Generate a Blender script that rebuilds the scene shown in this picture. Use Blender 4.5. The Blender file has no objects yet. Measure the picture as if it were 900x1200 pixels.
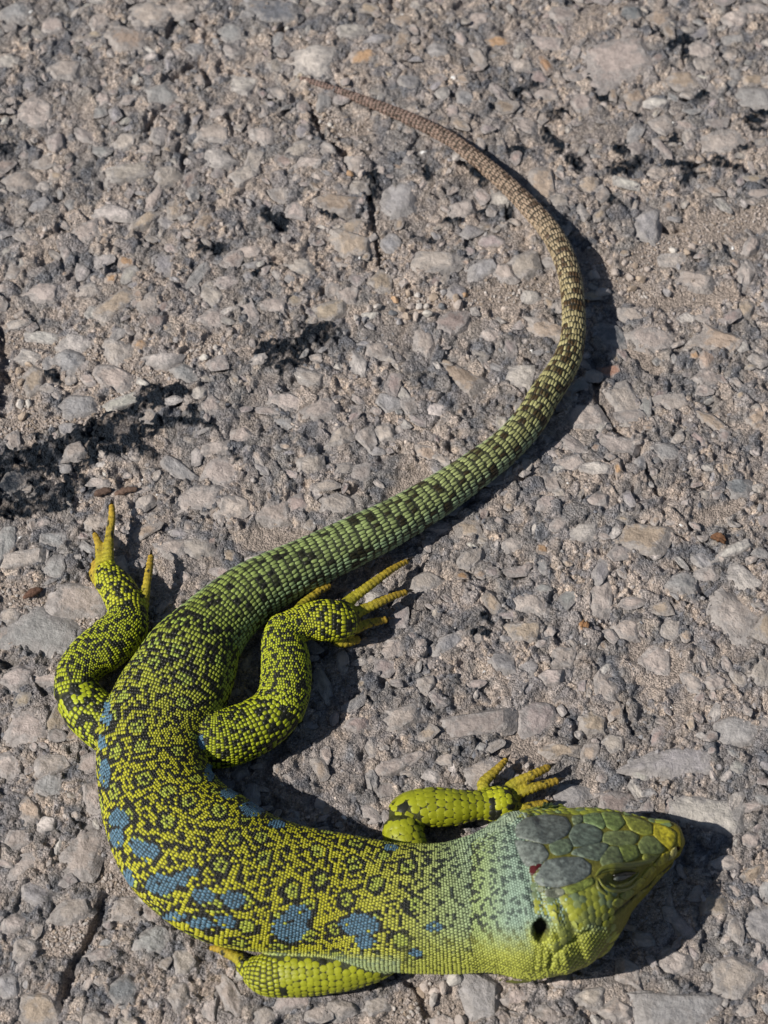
import bpy, bmesh, math, random
import numpy as np
from mathutils import Vector, Matrix
from mathutils.bvhtree import BVHTree
from mathutils.kdtree import KDTree
random.seed(7); rng = np.random.default_rng(7)
S = bpy.context.scene; COL = S.collection

# ------------------------------------------------------------------ camera, sky, sun
PX = 0.00025                       # metres per photograph pixel at the middle of the picture
DIST = 0.65; TILT = math.radians(30); F = DIST / PX
CT, ST = math.cos(TILT), math.sin(TILT)
CAM = np.array([0.0, -DIST * ST, DIST * CT])
cam = bpy.data.cameras.new('camera'); co = bpy.data.objects.new('camera', cam); COL.objects.link(co)
co.location = CAM; co.rotation_euler = (TILT, 0, 0)
cam.sensor_fit = 'VERTICAL'; cam.sensor_height = 24; cam.lens = F / 1200 * 24
cam.clip_start = 0.01; cam.clip_end = 100
cam.dof.use_dof = True; cam.dof.focus_distance = 0.625; cam.dof.aperture_fstop = 13
S.camera = co
SUN_EL = math.radians(41); SH = math.radians(17)      # shadows fall to the right, a little up the picture
W = bpy.data.worlds.new('World'); S.world = W; W.use_nodes = True
wn = W.node_tree.nodes; wl = W.node_tree.links
sky = wn.new('ShaderNodeTexSky'); sky.sky_type = 'NISHITA'; sky.sun_disc = False
sky.sun_elevation = SUN_EL
sdir = np.array([-math.cos(SH) * math.cos(SUN_EL), -math.sin(SH) * math.cos(SUN_EL), math.sin(SUN_EL)])
sky.sun_rotation = math.atan2(sdir[0], sdir[1]) % (2 * math.pi)
wl.new(sky.outputs[0], wn['Background'].inputs[0]); wn['Background'].inputs[1].default_value = 0.05
sl = bpy.data.lights.new('sun', 'SUN'); sl.energy = 4.9; sl.angle = math.radians(0.5); sl.color = (1, .95, .88)
so = bpy.data.objects.new('sun', sl); COL.objects.link(so)
so.rotation_euler = Vector(sdir).to_track_quat('Z', 'Y').to_euler()
S.view_settings.view_transform = 'Standard'; S.view_settings.look = 'None'
S.view_settings.exposure = 0.0; S.view_settings.gamma = 1
S.render.engine = 'CYCLES'

# ------------------------------------------------------------------ helpers
def unproj(px, py, z=0.0):
    """the point at height z seen at photograph pixel px, py"""
    px = np.asarray(px, float); py = np.asarray(py, float); z = np.asarray(z, float)
    a = (px - 450) / F; b = -(py - 600) / F
    dx = a; dy = b * CT + ST; dz = b * ST - CT
    t = (z - CAM[2]) / dz
    return np.stack([CAM[0] + dx * t, CAM[1] + dy * t, CAM[2] + dz * t + 0 * dx], -1)
def proj(P):
    P = np.asarray(P, float); d = P - CAM
    x = d[..., 0]; u = d[..., 1] * CT + d[..., 2] * ST; w = -(-d[..., 1] * ST + d[..., 2] * CT)
    return np.stack([450 + F * x / w, 600 - F * u / w], -1)
def sstep(a, b, x):
    t = np.clip((x - a) / (b - a), 0, 1); return t * t * (3 - 2 * t)
def _h(ix, iy, seed):
    n = (ix.astype(np.int64) * 374761393 + iy.astype(np.int64) * 668265263 + seed * 974634777) & 0x7fffffff
    n = ((n ^ (n >> 13)) * 1274126177) & 0x7fffffff
    n = (n ^ (n >> 16)) & 0xffffff
    return n / float(0xffffff)
def vnoise(x, y, wl_, seed=0):
    x = np.asarray(x) / wl_; y = np.asarray(y) / wl_
    ix = np.floor(x); iy = np.floor(y); fx = x - ix; fy = y - iy
    fx = fx * fx * (3 - 2 * fx); fy = fy * fy * (3 - 2 * fy)
    a = _h(ix, iy, seed); b = _h(ix + 1, iy, seed); c = _h(ix, iy + 1, seed); d = _h(ix + 1, iy + 1, seed)
    return (a * (1 - fx) + b * fx) * (1 - fy) + (c * (1 - fx) + d * fx) * fy
def fbm(x, y, wl_, seed=0, oc=3):
    r = 0; amp = 1; tot = 0
    for k in range(oc):
        r = r + amp * vnoise(x + 13.1 * wl_ * k, y - 7.7 * wl_ * k, wl_ / 2 ** k, seed + k * 17); tot += amp; amp *= .5
    return r / tot
def worley(x, y, wl_, seed=0):
    x = x / wl_; y = y / wl_; ix = np.floor(x); iy = np.floor(y)
    f1 = np.full(x.shape, 9.); f2 = np.full(x.shape, 9.); idv = np.zeros(x.shape)
    for i in (-1, 0, 1):
        for j in (-1, 0, 1):
            cx = ix + i; cy = iy + j
            qx = cx + .1 + .8 * _h(cx, cy, seed); qy = cy + .1 + .8 * _h(cx, cy, seed + 5)
            d = np.hypot(qx - x, qy - y)
            m = d < f1
            f2 = np.where(m, f1, np.minimum(f2, d)); idv = np.where(m, _h(cx, cy, seed + 9), idv); f1 = np.where(m, d, f1)
    return f1, f2, idv
def facets(x, y, wl_, seed=0, tilt=1.0):
    """broken-stone relief: every cell is a little tilted facet; returns height 0..1-ish, seam 0..1, id"""
    x = x / wl_; y = y / wl_; ix = np.floor(x); iy = np.floor(y)
    f1 = np.full(x.shape, 9.); f2 = np.full(x.shape, 9.); idv = np.zeros(x.shape); ox = np.zeros(x.shape); oy = np.zeros(x.shape); a = np.zeros(x.shape); b = np.zeros(x.shape)
    for i in (-1, 0, 1):
        for j in (-1, 0, 1):
            cx = ix + i; cy = iy + j
            qx = cx + .02 + .96 * _h(cx, cy, seed); qy = cy + .02 + .96 * _h(cx, cy, seed + 5); sz = .35 * _h(cx, cy, seed + 11)
            st = .7 + .6 * _h(cx, cy, seed + 13); dx = (x - qx); dy = (y - qy)
            d = np.maximum(np.abs(dx * st + dy * .35), np.abs(dy / st - dx * .35)) * .55 + np.hypot(dx, dy) * .5 - sz
            m = d < f1
            f2 = np.where(m, f1, np.minimum(f2, d)); idv = np.where(m, _h(cx, cy, seed + 9), idv)
            a = np.where(m, _h(cx, cy, seed + 21) - .5, a); b = np.where(m, _h(cx, cy, seed + 22) - .5, b); ox = np.where(m, dx, ox); oy = np.where(m, dy, oy)
            f1 = np.where(m, d, f1)
    seam = sstep(0, .22, f2 - f1)
    return (idv * .7 + (a * ox + b * oy) * 1.6 * tilt) * (.35 + .65 * seam) - (1 - seam) * .35, seam, idv
def mesh_np(name, V, faces, col=None, mat=None, smooth=True, parent=None, extra=None):
    """V (n,3); faces (m,k) array or a list of such arrays"""
    me = bpy.data.meshes.new(name)
    if not isinstance(faces, list): faces = [faces]
    faces = [f for f in faces if len(f)]
    V = np.asarray(V, np.float32)
    me.vertices.add(len(V)); me.vertices.foreach_set('co', V.ravel())
    nl = sum(f.size for f in faces); npoly = sum(len(f) for f in faces)
    me.loops.add(nl); me.polygons.add(npoly)
    me.loops.foreach_set('vertex_index', np.concatenate([f.ravel() for f in faces]).astype(np.int32))
    tot = np.concatenate([np.full(len(f), f.shape[1]) for f in faces]); st = np.concatenate([[0], np.cumsum(tot)[:-1]])
    me.polygons.foreach_set('loop_start', st.astype(np.int32))
    me.update(calc_edges=True); me.validate()
    me.polygons.foreach_set('use_smooth', np.full(len(me.polygons), smooth))
    if col is not None: setcol(me, col)
    if extra is not None:
        for k, v in extra.items():
            a = me.attributes.new(k, 'FLOAT', 'POINT'); a.data.foreach_set('value', np.asarray(v, np.float32).ravel())
    if mat: me.materials.append(mat)
    o = bpy.data.objects.new(name, me); COL.objects.link(o)
    if parent: o.parent = parent
    return o
def setcol(me, col):
    a = me.color_attributes.new('Col', 'FLOAT_COLOR', 'POINT')
    c = np.ones((len(col), 4), np.float32); c[:, :3] = col; a.data.foreach_set('color', c.ravel())
def material(name, source, var=.25, vscale=900, rough=.75, bump=.0003, bscale=1500, spec=.4, grain=None, gloss=None, dust=None, rim=False):
    """source: 'attr' reads the mesh's own colour attribute, 'obj' the object colour, or an RGB triple"""
    m = bpy.data.materials.new(name); m.use_nodes = True; n = m.node_tree.nodes; l = m.node_tree.links
    b = n['Principled BSDF']; tc = n.new('ShaderNodeTexCoord')
    if source == 'attr': s = n.new('ShaderNodeAttribute'); s.attribute_name = 'Col'; base = s.outputs['Color']
    elif source == 'obj': s = n.new('ShaderNodeObjectInfo'); base = s.outputs['Color']
    else: s = n.new('ShaderNodeRGB'); s.outputs[0].default_value = (*source, 1); base = s.outputs[0]
    geo = n.new('ShaderNodeNewGeometry')
    nz = n.new('ShaderNodeTexNoise'); nz.inputs['Scale'].default_value = vscale; nz.inputs['Detail'].default_value = 5
    nz.inputs['Roughness'].default_value = .65
    l.new(geo.outputs['Position'], nz.inputs['Vector'])
    mr = n.new('ShaderNodeMapRange'); mr.inputs[1].default_value = .3; mr.inputs[2].default_value = .7
    mr.inputs[3].default_value = 1 - var; mr.inputs[4].default_value = 1 + var
    l.new(nz.outputs['Fac'], mr.inputs[0])
    mul = n.new('ShaderNodeMix'); mul.data_type = 'RGBA'; mul.blend_type = 'MULTIPLY'; mul.inputs[0].default_value = 1
    l.new(base, mul.inputs[6]); l.new(mr.outputs[0], mul.inputs[7]); out = mul.outputs[2]
    vor = None
    if grain:
        vor = n.new('ShaderNodeTexVoronoi'); vor.inputs['Scale'].default_value = grain[0]
        l.new(geo.outputs['Position'], vor.inputs['Vector'])
        sep = n.new('ShaderNodeSeparateColor'); l.new(vor.outputs['Color'], sep.inputs[0])
        m2 = n.new('ShaderNodeMapRange'); m2.inputs[3].default_value = 1 - grain[1]; m2.inputs[4].default_value = 1 + grain[1] * 1.3
        l.new(sep.outputs[0], m2.inputs[0])
        mul2 = n.new('ShaderNodeMix'); mul2.data_type = 'RGBA'; mul2.blend_type = 'MULTIPLY'; mul2.inputs[0].default_value = 1
        l.new(out, mul2.inputs[6]); l.new(m2.outputs[0], mul2.inputs[7]); out = mul2.outputs[2]
    if dust:                                  # road dust and grey bitumen film lying in patches on the stones
        dn = n.new('ShaderNodeTexNoise'); dn.inputs['Scale'].default_value = dust[0]; dn.inputs['Detail'].default_value = 6
        dn.inputs['Roughness'].default_value = .7
        l.new(geo.outputs['Position'], dn.inputs['Vector'])
        dr = n.new('ShaderNodeMapRange'); dr.inputs[1].default_value = .5; dr.inputs[2].default_value = .66; dr.inputs[4].default_value = dust[1]
        src = dn.outputs['Fac']
        if rim:                                  # grime packed round the edge where the stone meets the asphalt
            ra = n.new('ShaderNodeAttribute'); ra.attribute_name = 'Rim'; rm = n.new('ShaderNodeMapRange'); rm.inputs[1].default_value = .35; rm.inputs[2].default_value = 1.0; rm.inputs[3].default_value = -.05; rm.inputs[4].default_value = .22
            l.new(ra.outputs['Fac'], rm.inputs[0]); ad = n.new('ShaderNodeMath'); l.new(dn.outputs['Fac'], ad.inputs[0]); l.new(rm.outputs[0], ad.inputs[1]); src = ad.outputs[0]
        l.new(src, dr.inputs[0])
        dc = n.new('ShaderNodeTexNoise'); dc.inputs['Scale'].default_value = 520; dc.inputs['Detail'].default_value = 6; dc.inputs['Roughness'].default_value = .75; l.new(geo.outputs['Position'], dc.inputs['Vector'])
        dm = n.new('ShaderNodeMapRange'); dm.inputs[1].default_value = .35; dm.inputs[2].default_value = .65; dm.inputs[3].default_value = .55; dm.inputs[4].default_value = 1.35; l.new(dc.outputs['Fac'], dm.inputs[0])
        dx = n.new('ShaderNodeMix'); dx.data_type = 'RGBA'; dx.blend_type = 'MULTIPLY'; dx.inputs[0].default_value = 1; dx.inputs[6].default_value = (*dust[2], 1); l.new(dm.outputs[0], dx.inputs[7])
        mx = n.new('ShaderNodeMix'); mx.data_type = 'RGBA'; l.new(dr.outputs[0], mx.inputs[0])
        l.new(out, mx.inputs[6]); l.new(dx.outputs[2], mx.inputs[7]); out = mx.outputs[2]
    l.new(out, b.inputs['Base Color'])
    b.inputs['Roughness'].default_value = rough; b.inputs['Specular IOR Level'].default_value = spec
    if gloss:
        ga = n.new('ShaderNodeAttribute'); ga.attribute_name = gloss
        g = n.new('ShaderNodeMapRange'); g.inputs[3].default_value = rough; g.inputs[4].default_value = .5
        l.new(ga.outputs['Fac'], g.inputs[0]); l.new(g.outputs[0], b.inputs['Roughness'])
        g2 = n.new('ShaderNodeMapRange'); g2.inputs[3].default_value = spec; g2.inputs[4].default_value = .16
        l.new(ga.outputs['Fac'], g2.inputs[0]); l.new(g2.outputs[0], b.inputs['Specular IOR Level'])
    bn = n.new('ShaderNodeTexNoise'); bn.inputs['Scale'].default_value = bscale; bn.inputs['Detail'].default_value = 6
    bn.inputs['Roughness'].default_value = .7; l.new(geo.outputs['Position'], bn.inputs['Vector'])
    bp = n.new('ShaderNodeBump'); bp.inputs['Distance'].default_value = bump; bp.inputs['Strength'].default_value = 1
    l.new(bn.outputs['Fac'], bp.inputs['Height']); last = bp
    if grain:
        bp2 = n.new('ShaderNodeBump'); bp2.inputs['Distance'].default_value = grain[2]; bp2.invert = True
        l.new(vor.outputs['Distance'], bp2.inputs['Height']); l.new(bp.outputs[0], bp2.inputs['Normal']); last = bp2
    l.new(last.outputs[0], b.inputs['Normal'])
    return m

def ground_far(m):
    """beyond the finely modelled patch the stones of the road are carried on by colour and relief in the material"""
    n = m.node_tree.nodes; l = m.node_tree.links; b = n['Principled BSDF']
    base = b.inputs['Base Color'].links[0].from_socket; nor = b.inputs['Normal'].links[0].from_socket
    geo = n.new('ShaderNodeNewGeometry'); fa = n.new('ShaderNodeAttribute'); fa.attribute_name = 'Far'
    wn_ = n.new('ShaderNodeTexNoise'); wn_.inputs['Scale'].default_value = 300; wn_.inputs['Detail'].default_value = 3; l.new(geo.outputs['Position'], wn_.inputs['Vector'])
    ad = n.new('ShaderNodeVectorMath'); ad.operation = 'MULTIPLY_ADD'; ad.inputs[1].default_value = (.004, .004, .004); l.new(wn_.outputs['Color'], ad.inputs[0]); l.new(geo.outputs['Position'], ad.inputs[2])
    vo = n.new('ShaderNodeTexVoronoi'); vo.inputs['Scale'].default_value = 190; l.new(ad.outputs[0], vo.inputs['Vector'])
    sp = n.new('ShaderNodeSeparateColor'); l.new(vo.outputs['Color'], sp.inputs[0])
    mr = n.new('ShaderNodeMapRange'); mr.inputs[3].default_value = .62; mr.inputs[4].default_value = 1.4; l.new(sp.outputs[0], mr.inputs[0])
    mx = n.new('ShaderNodeMix'); mx.data_type = 'RGBA'; mx.blend_type = 'MULTIPLY'; l.new(fa.outputs['Fac'], mx.inputs[0]); l.new(base, mx.inputs[6]); l.new(mr.outputs[0], mx.inputs[7])
    l.new(mx.outputs[2], b.inputs['Base Color'])
    bp = n.new('ShaderNodeBump'); bp.invert = True; bp.inputs['Distance'].default_value = .0025; l.new(fa.outputs['Fac'], bp.inputs['Strength']); l.new(vo.outputs['Distance'], bp.inputs['Height']); l.new(nor, bp.inputs['Normal'])
    l.new(bp.outputs[0], b.inputs['Normal'])

# ------------------------------------------------------------------ the worn asphalt: where its cracks, dust and tar lie
def G(pts): return unproj(np.array(pts, float)[:, 0], np.array(pts, float)[:, 1])[:, :2]
def seg_dist(x, y, pts):
    d = np.full(x.shape, 1e9)
    for (ax, ay), (bx, by) in zip(pts[:-1], pts[1:]):
        vx, vy = bx - ax, by - ay; L2 = vx * vx + vy * vy + 1e-12
        t = np.clip(((x - ax) * vx + (y - ay) * vy) / L2, 0, 1)
        d = np.minimum(d, np.hypot(x - ax - t * vx, y - ay - t * vy))
    return d
cracks = [  # points, half width px, depth mm
 ([(352, -20), (350, 5), (338, 28), (326, 40)], 5, 3.5),
 ([(362, 120), (378, 155), (398, 170), (412, 200), (428, 225), (440, 255), (446, 300), (452, 322)], 4, 3.2),
 ([(232, 30), (215, 5), (200, 40)], 6, 2.5), ([(195, 95), (232, 75), (245, 95)], 6, 2.5),
 ([(172, 150), (185, 130), (205, 112)], 4, 2.5), ([(217, 180), (214, 210), (228, 205)], 4, 2.5), ([(268, 135), (273, 155)], 4, 2.5),
 ([(700, 440), (702, 470), (722, 502), (745, 525), (755, 530)], 3.5, 2.5), ([(750, 535), (758, 560), (773, 580)], 3, 2),
 ([(126, 1050), (116, 1072), (104, 1098), (86, 1130), (78, 1160), (66, 1182), (60, 1215)], 6, 3.5),
 ([(0, 775), (22, 780), (45, 798), (52, 808)], 4, 2.5),
 ([(745, 615), (785, 622), (803, 634)], 2.5, 1.5), ([(500, 1150), (480, 1148), (496, 1168), (512, 1200)], 6, 2.0),
 ([(800, 655), (822, 690), (845, 705), (893, 730), (880, 745)], 3, 1.6), ([(710, 805), (728, 820), (742, 855)], 3, 1.6),
 ([(800, 265), (770, 262), (752, 275)], 6, 3), ([(-6, 385), (2, 410), (6, 440), (2, 480)], 9, 3),
]
dusty = [  # patches of tan dust: points, half width px
 ([(10, 395), (40, 392), (65, 402), (100, 412)], 16), ([(-20, 510), (20, 500), (60, 495), (105, 485), (135, 468), (160, 445), (170, 440), (205, 430), (225, 412), (250, 398)], 9),
 ([(105, 412), (135, 430), (165, 445)], 8), ([(30, 430), (28, 470), (40, 490)], 14),
 ([(448, 330), (480, 350), (520, 350), (560, 345)], 16), ([(575, 345), (620, 340), (650, 330)], 20), ([(690, 300), (730, 330), (760, 345)], 16),
 ([(745, 310), (790, 275), (830, 262), (910, 245)], 22), ([(375, 130), (400, 150), (430, 150)], 12),
 ([(-10, 690), (30, 695), (60, 715), (120, 730)], 16), ([(95, 1090), (70, 1110), (100, 1070), (55, 1105)], 14), ([(110, 1020), (150, 1040)], 14),
 ([(500, 1165), (470, 1190), (540, 1190)], 20), ([(640, 820), (600, 870), (640, 880)], 14), ([(780, 350), (850, 340)], 14), ([(730, 400), (770, 430)], 8),
 ([(490, 560), (430, 640), (300, 630)], 20), ([(750, 760), (790, 780)], 16), ([(820, 610), (860, 590)], 12),
]
tar = [  # patches of fresh black tar: points, half width px
 ([(-30, 560), (20, 545), (60, 530), (110, 515), (150, 500)], 24), ([(-20, 590), (40, 588), (75, 575)], 15), ([(140, 490), (180, 465), (205, 462)], 13),
 ([(150, 500), (200, 492), (248, 498)], 5), ([(225, 478), (232, 500)], 4), ([(318, 412), (345, 405), (378, 388)], 15), ([(330, 430), (345, 418)], 8),
 ([(312, 250), (330, 262)], 7), ([(238, 288), (256, 290)], 7), ([(497, 195), (500, 210)], 5), ([(440, 205), (436, 230)], 6), ([(375, 245), (390, 252)], 5),
 ([(552, 195), (568, 212)], 8), ([(520, 262), (540, 256)], 4), ([(560, 248), (568, 246)], 4), ([(596, 246), (600, 242)], 5), ([(488, 276), (505, 282)], 4),
 ([(604, 106), (626, 98)], 5), ([(700, 105), (712, 112), (716, 108)], 6), ([(690, 90), (694, 84)], 5), ([(785, 55), (805, 46), (818, 42)], 5), ([(800, 58), (808, 70)], 4),
 ([(812, 115), (824, 110)], 6), ([(745, 128), (750, 130)], 5), ([(645, 132), (656, 130)], 6), ([(642, 152), (656, 172)], 6), ([(668, 182), (678, 192)], 7),
 ([(727, 176), (735, 170)], 7), ([(722, 200), (748, 188), (742, 192)], 8), ([(716, 232), (722, 236)], 7), ([(782, 162), (795, 160)], 6), ([(783, 192), (812, 192), (800, 215)], 5),
 ([(835, 190), (845, 188)], 8), ([(876, 140), (890, 148)], 8), ([(862, 195), (866, 196)], 4), ([(868, 172), (880, 170)], 5), ([(890, 132), (902, 130)], 5), ([(829, 150), (834, 152)], 5),
 ([(2, 175), (14, 172)], 6), ([(604, 172), (610, 175)], 6), ([(560, 738), (570, 742)], 5), ([(565, 720), (575, 728)], 4), ([(270, 532), (276, 534)], 4), ([(165, 520), (176, 533)], 5), ([(96, 560), (104, 570)], 6),
 ([(60, 440), (68, 448)], 5), ([(590, 245), (598, 250)], 4), ([(300, 320), (318, 305)], 4),
]
cracks = [(G(p), w * PX, d * .001) for p, w, d in cracks]; dusty = [(G(p), w * PX) for p, w in dusty]; tar = [(G(p), w * PX) for p, w in tar]
def macro(x, y):
    return (fbm(x, y, .060, 3, 2) - .5) * .0045 + (fbm(x, y, .018, 11, 2) - .5) * .0020
def fields(x, y):
    """crack depth (m), dust amount and tar amount at ground points"""
    wx = x + (fbm(x, y, .004, 31) - .5) * .0035; wy = y + (fbm(x, y, .004, 37) - .5) * .0035
    cd = np.zeros(x.shape); du = np.zeros(x.shape); ta = np.zeros(x.shape)
    near = (np.abs(x) < .2) & (np.abs(y) < .25)
    xs, ys = wx[near], wy[near]
    c = np.zeros(xs.shape); d = np.zeros(xs.shape); t = np.zeros(xs.shape)
    for p, w, dep in cracks:
        c = np.maximum(c, dep * (1 - sstep(w * .45, w * 1.25, seg_dist(xs, ys, p))))
    for p, w in dusty: d = np.maximum(d, 1 - sstep(w * .6, w * 1.3, seg_dist(xs, ys, p)))
    rag = (fbm(xs, ys, .0022, 41, 3) - .30) * 2.2
    for p, w in tar: t = np.maximum(t, sstep(.0, .25, 1 - seg_dist(xs, ys, p) / w + rag * .9 - .1) * (seg_dist(xs, ys, p) < w * 1.5))
    cd[near] = c; du[near] = d; ta[near] = sstep(.2, .5, t)
    du = np.maximum(du, sstep(.64, .76, fbm(x, y, .014, 53, 3)) * .5)
    # a faint net of other cracks that carries on outside the picture
    return cd, du, ta

# ------------------------------------------------------------------ stones set in the asphalt
PAL = {'b': (.42, .36, .320), 'g': (.32, .305, .302), 'l': (.51, .465, .425), 'w': (.50, .465, .42), 't': (.385, .305, .235), 'o': (.45, .29, .17),
       'd': (.16, .165, .175), 'p': (.34, .27, .245), 'r': (.32, .18, .13), 'm': (.35, .30, .28), 'W': (.8, .8, .8)}
ST_ = """173 18 22 14 -10 b;150 47 22 14 -15 t;115 27 12 9 0 b;77 80 18 12 0 b;40 128 22 22 0 b;187 110 18 14 20 g;253 185 17 12 -30 l;250 155 20 11 5 b;197 205 17 13 20 b;150 200 28 10 5 b;180 232 17 9 60 b;135 247 22 8 -8 l;100 268 17 13 10 b;22 210 20 12 10 b;285 205 16 8 20 b;10 75 14 8 0 l;285 100 16 10 -10 l;147 165 14 11 0 b;120 115 10 9 0 b
365 73 24 19 -15 l;410 40 17 9 5 w;425 70 17 8 18 o;320 18 27 13 10 d;470 25 13 8 10 t;393 237 24 12 -8 t;465 232 22 20 80 g;412 287 20 13 0 t;545 115 12 9 0 g;528 132 12 8 0 b;540 245 18 11 20 b;380 120 9 8 0 g;583 47 14 6 -5 o;420 220 12 8 0 b;350 175 16 9 40 b;310 160 14 10 0 b
635 215 17 23 10 t;682 118 14 13 0 b;722 70 36 24 25 b;820 57 17 12 0 b;800 92 18 11 5 t;882 112 30 13 -5 g;845 165 26 13 15 b;745 112 14 10 30 t;757 260 15 17 0 g;885 92 14 7 10 t;610 75 14 9 0 b;690 215 12 10 0 t;615 145 17 9 -25 b;660 15 18 10 0 b;655 235 12 9 0 b;770 200 12 9 0 b;825 75 14 9 0 b
135 355 27 11 35 t;232 320 21 8 50 g;88 400 17 11 15 w;80 422 18 13 0 g;140 412 18 13 -15 b;190 422 23 8 8 l;132 443 28 13 -20 b;48 390 22 8 -10 w;90 475 25 12 5 g;148 306 9 6 0 o;130 325 8 6 0 o;165 404 9 7 0 o;183 378 10 9 0 p;193 362 9 8 0 p;145 470 21 9 30 w;233 463 11 9 0 l;248 475 11 10 0 b;206 547 22 11 -35 g;258 548 20 17 25 b;250 524 20 8 10 b;282 508 13 9 20 b;230 583 25 16 10 b;276 592 18 15 0 b;170 585 13 8 20 b;12 562 14 17 -20 b;88 528 15 10 30 b;250 372 15 11 0 b;50 340 20 12 0 b;100 340 14 9 30 b;265 330 16 9 20 b;40 445 14 16 0 t
385 363 23 11 18 t;505 308 27 13 -5 b;447 328 14 14 0 t;530 378 20 13 10 p;498 397 13 18 20 b;540 438 27 11 -35 t;335 470 20 10 -15 b;375 480 20 12 10 b;320 357 17 10 0 b;455 470 16 12 -20 g;510 475 15 9 -15 l;420 428 10 13 0 l;365 545 16 12 0 b;395 588 20 13 0 b;565 314 17 10 30 g;590 318 14 11 0 b;350 310 17 10 -10 b;535 340 12 8 -20 g;408 345 14 9 0 b;440 410 14 9 0 b;575 390 12 9 0 b;450 505 13 10 0 b;500 528 13 9 -40 t;320 600 18 12 10 b;400 510 15 10 30 b
612 312 22 14 20 b;612 440 19 14 0 l;641 385 23 9 -8 t;716 388 20 14 -30 d;765 395 26 15 -15 b;715 431 13 7 20 r;730 465 15 18 20 b;812 325 22 10 -5 b;873 360 9 13 -15 t;845 397 27 11 -10 t;683 487 19 18 20 b;700 552 20 9 -5 l;722 522 24 9 -15 b;833 492 22 7 -35 t;885 490 11 11 0 t;866 572 19 12 -20 d;622 345 12 8 10 l;740 365 16 8 -20 b;670 545 14 9 30 b;790 470 16 10 20 b;780 530 18 10 -20 g;700 590 14 8 0 b;830 440 15 10 0 b;640 590 12 8 0 b
680 625 19 13 10 l;750 632 34 15 -8 t;800 682 17 12 -15 g;822 655 16 9 -35 g;706 698 15 23 -10 b;860 720 30 18 -30 b;872 682 19 11 -30 l;620 705 20 12 -20 b;617 741 19 11 5 t;632 838 24 23 15 m;695 845 17 14 -10 t;860 857 29 17 -10 g;660 877 23 8 -5 t;797 893 42 15 5 g;635 645 8 6 0 o;685 733 8 7 0 o;770 770 16 18 0 b;660 768 15 11 -15 b;735 735 14 13 -20 b;710 800 13 20 20 b;862 645 24 8 25 l;647 790 13 10 0 b;785 735 13 12 0 b;720 870 15 12 0 b;895 790 14 18 0 b;600 640 14 9 0 b;550 655 16 10 20 b;840 800 14 10 0 b
590 773 17 12 0 g;472 842 24 14 20 b;556 850 37 14 12 m;525 752 20 9 35 g;566 905 24 16 10 b;437 915 8 13 0 g;440 700 12 9 0 l;575 705 13 9 -45 t;455 900 20 9 15 b;500 800 12 10 20 b;420 850 14 10 0 p;500 680 18 12 0 b;620 780 11 9 0 g;480 890 20 8 30 b;520 890 12 8 0 b;460 760 16 12 20 b
722 940 22 17 0 p;828 952 50 19 -12 l;668 932 22 16 20 g;800 1182 50 20 0 g;862 1143 26 26 -25 b;836 1062 16 13 0 t;892 1082 20 22 0 g;790 1128 21 16 10 b;735 1138 14 17 0 b;882 1022 18 9 30 t;690 1168 17 12 0 b;850 1010 16 10 0 b;755 1100 16 10 0 b;640 1190 16 12 0 b;725 1185 18 13 0 b;880 985 14 10 0 b
22 655 27 10 12 b;92 702 37 17 -10 b;52 742 46 24 -12 g;18 793 19 12 10 b;6 635 12 20 0 g;72 835 13 27 -20 t;30 852 25 20 0 b;60 898 23 13 10 b;60 630 18 9 0 g;10 720 14 10 0 b;110 610 16 9 20 b;10 900 14 16 0 b;200 640 16 10 0 b;230 640 20 11 0 b
110 932 14 15 0 b;56 922 17 15 0 g;97 1002 22 32 -20 b;42 1046 20 13 -20 g;85 1066 26 14 20 b;145 1066 19 14 0 b;180 1102 21 17 0 g;215 1127 14 16 20 b;144 1162 18 17 0 d;45 1182 26 22 -30 t;8 1157 17 17 0 g;210 1167 13 18 0 b;270 1167 12 25 20 b;245 1184 9 15 0 b;55 967 14 10 0 l;20 985 16 12 0 b;15 1080 15 13 0 b;120 1120 14 8 0 b;110 1195 14 10 0 b;30 1110 16 12 0 b
345 1172 23 13 10 b;400 1182 18 12 0 b;562 1170 20 25 0 g;605 1168 13 10 0 b;310 1190 15 11 0 b;440 1178 15 10 0 b;660 1150 13 9 20 b;520 1195 14 9 0 b;60 30 14 10 0 b;20 15 17 11 0 g;230 60 13 8 0 g;210 10 20 10 0 b;270 40 16 12 0 g;510 60 14 9 0 g;560 20 14 9 0 b;480 100 14 9 0 g;640 50 18 9 0 b;860 20 16 10 0 b;770 20 15 9 0 t;740 15 14 9 0 d"""
stones = []       # ground x, y, semi axes (m), angle, colour, px radius, listed
def px_stone(px, py, a, b, ang, c, listed=True):
    t = math.radians(ang); e = 1.0
    P0 = unproj(px, py)[:2]; A = unproj(px + a * math.cos(t), py - a * math.sin(t))[:2] - P0
    B = unproj(px - b * math.sin(t), py - b * math.cos(t))[:2] - P0
    col = np.array(PAL[c]) * rng.uniform(.86, 1.16) * (1 + rng.uniform(-.02, .02, 3))
    stones.append((P0[0], P0[1], np.hypot(*A), np.hypot(*B), math.atan2(A[1], A[0]), col, math.sqrt(a * b), listed))
for row in ST_.replace('\n', ';').split(';'):
    f = row.split()
    if len(f) == 6: px_stone(float(f[0]), float(f[1]), float(f[2]) * 1.12, float(f[3]) * 1.12, float(f[4]), f[5])
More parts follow.
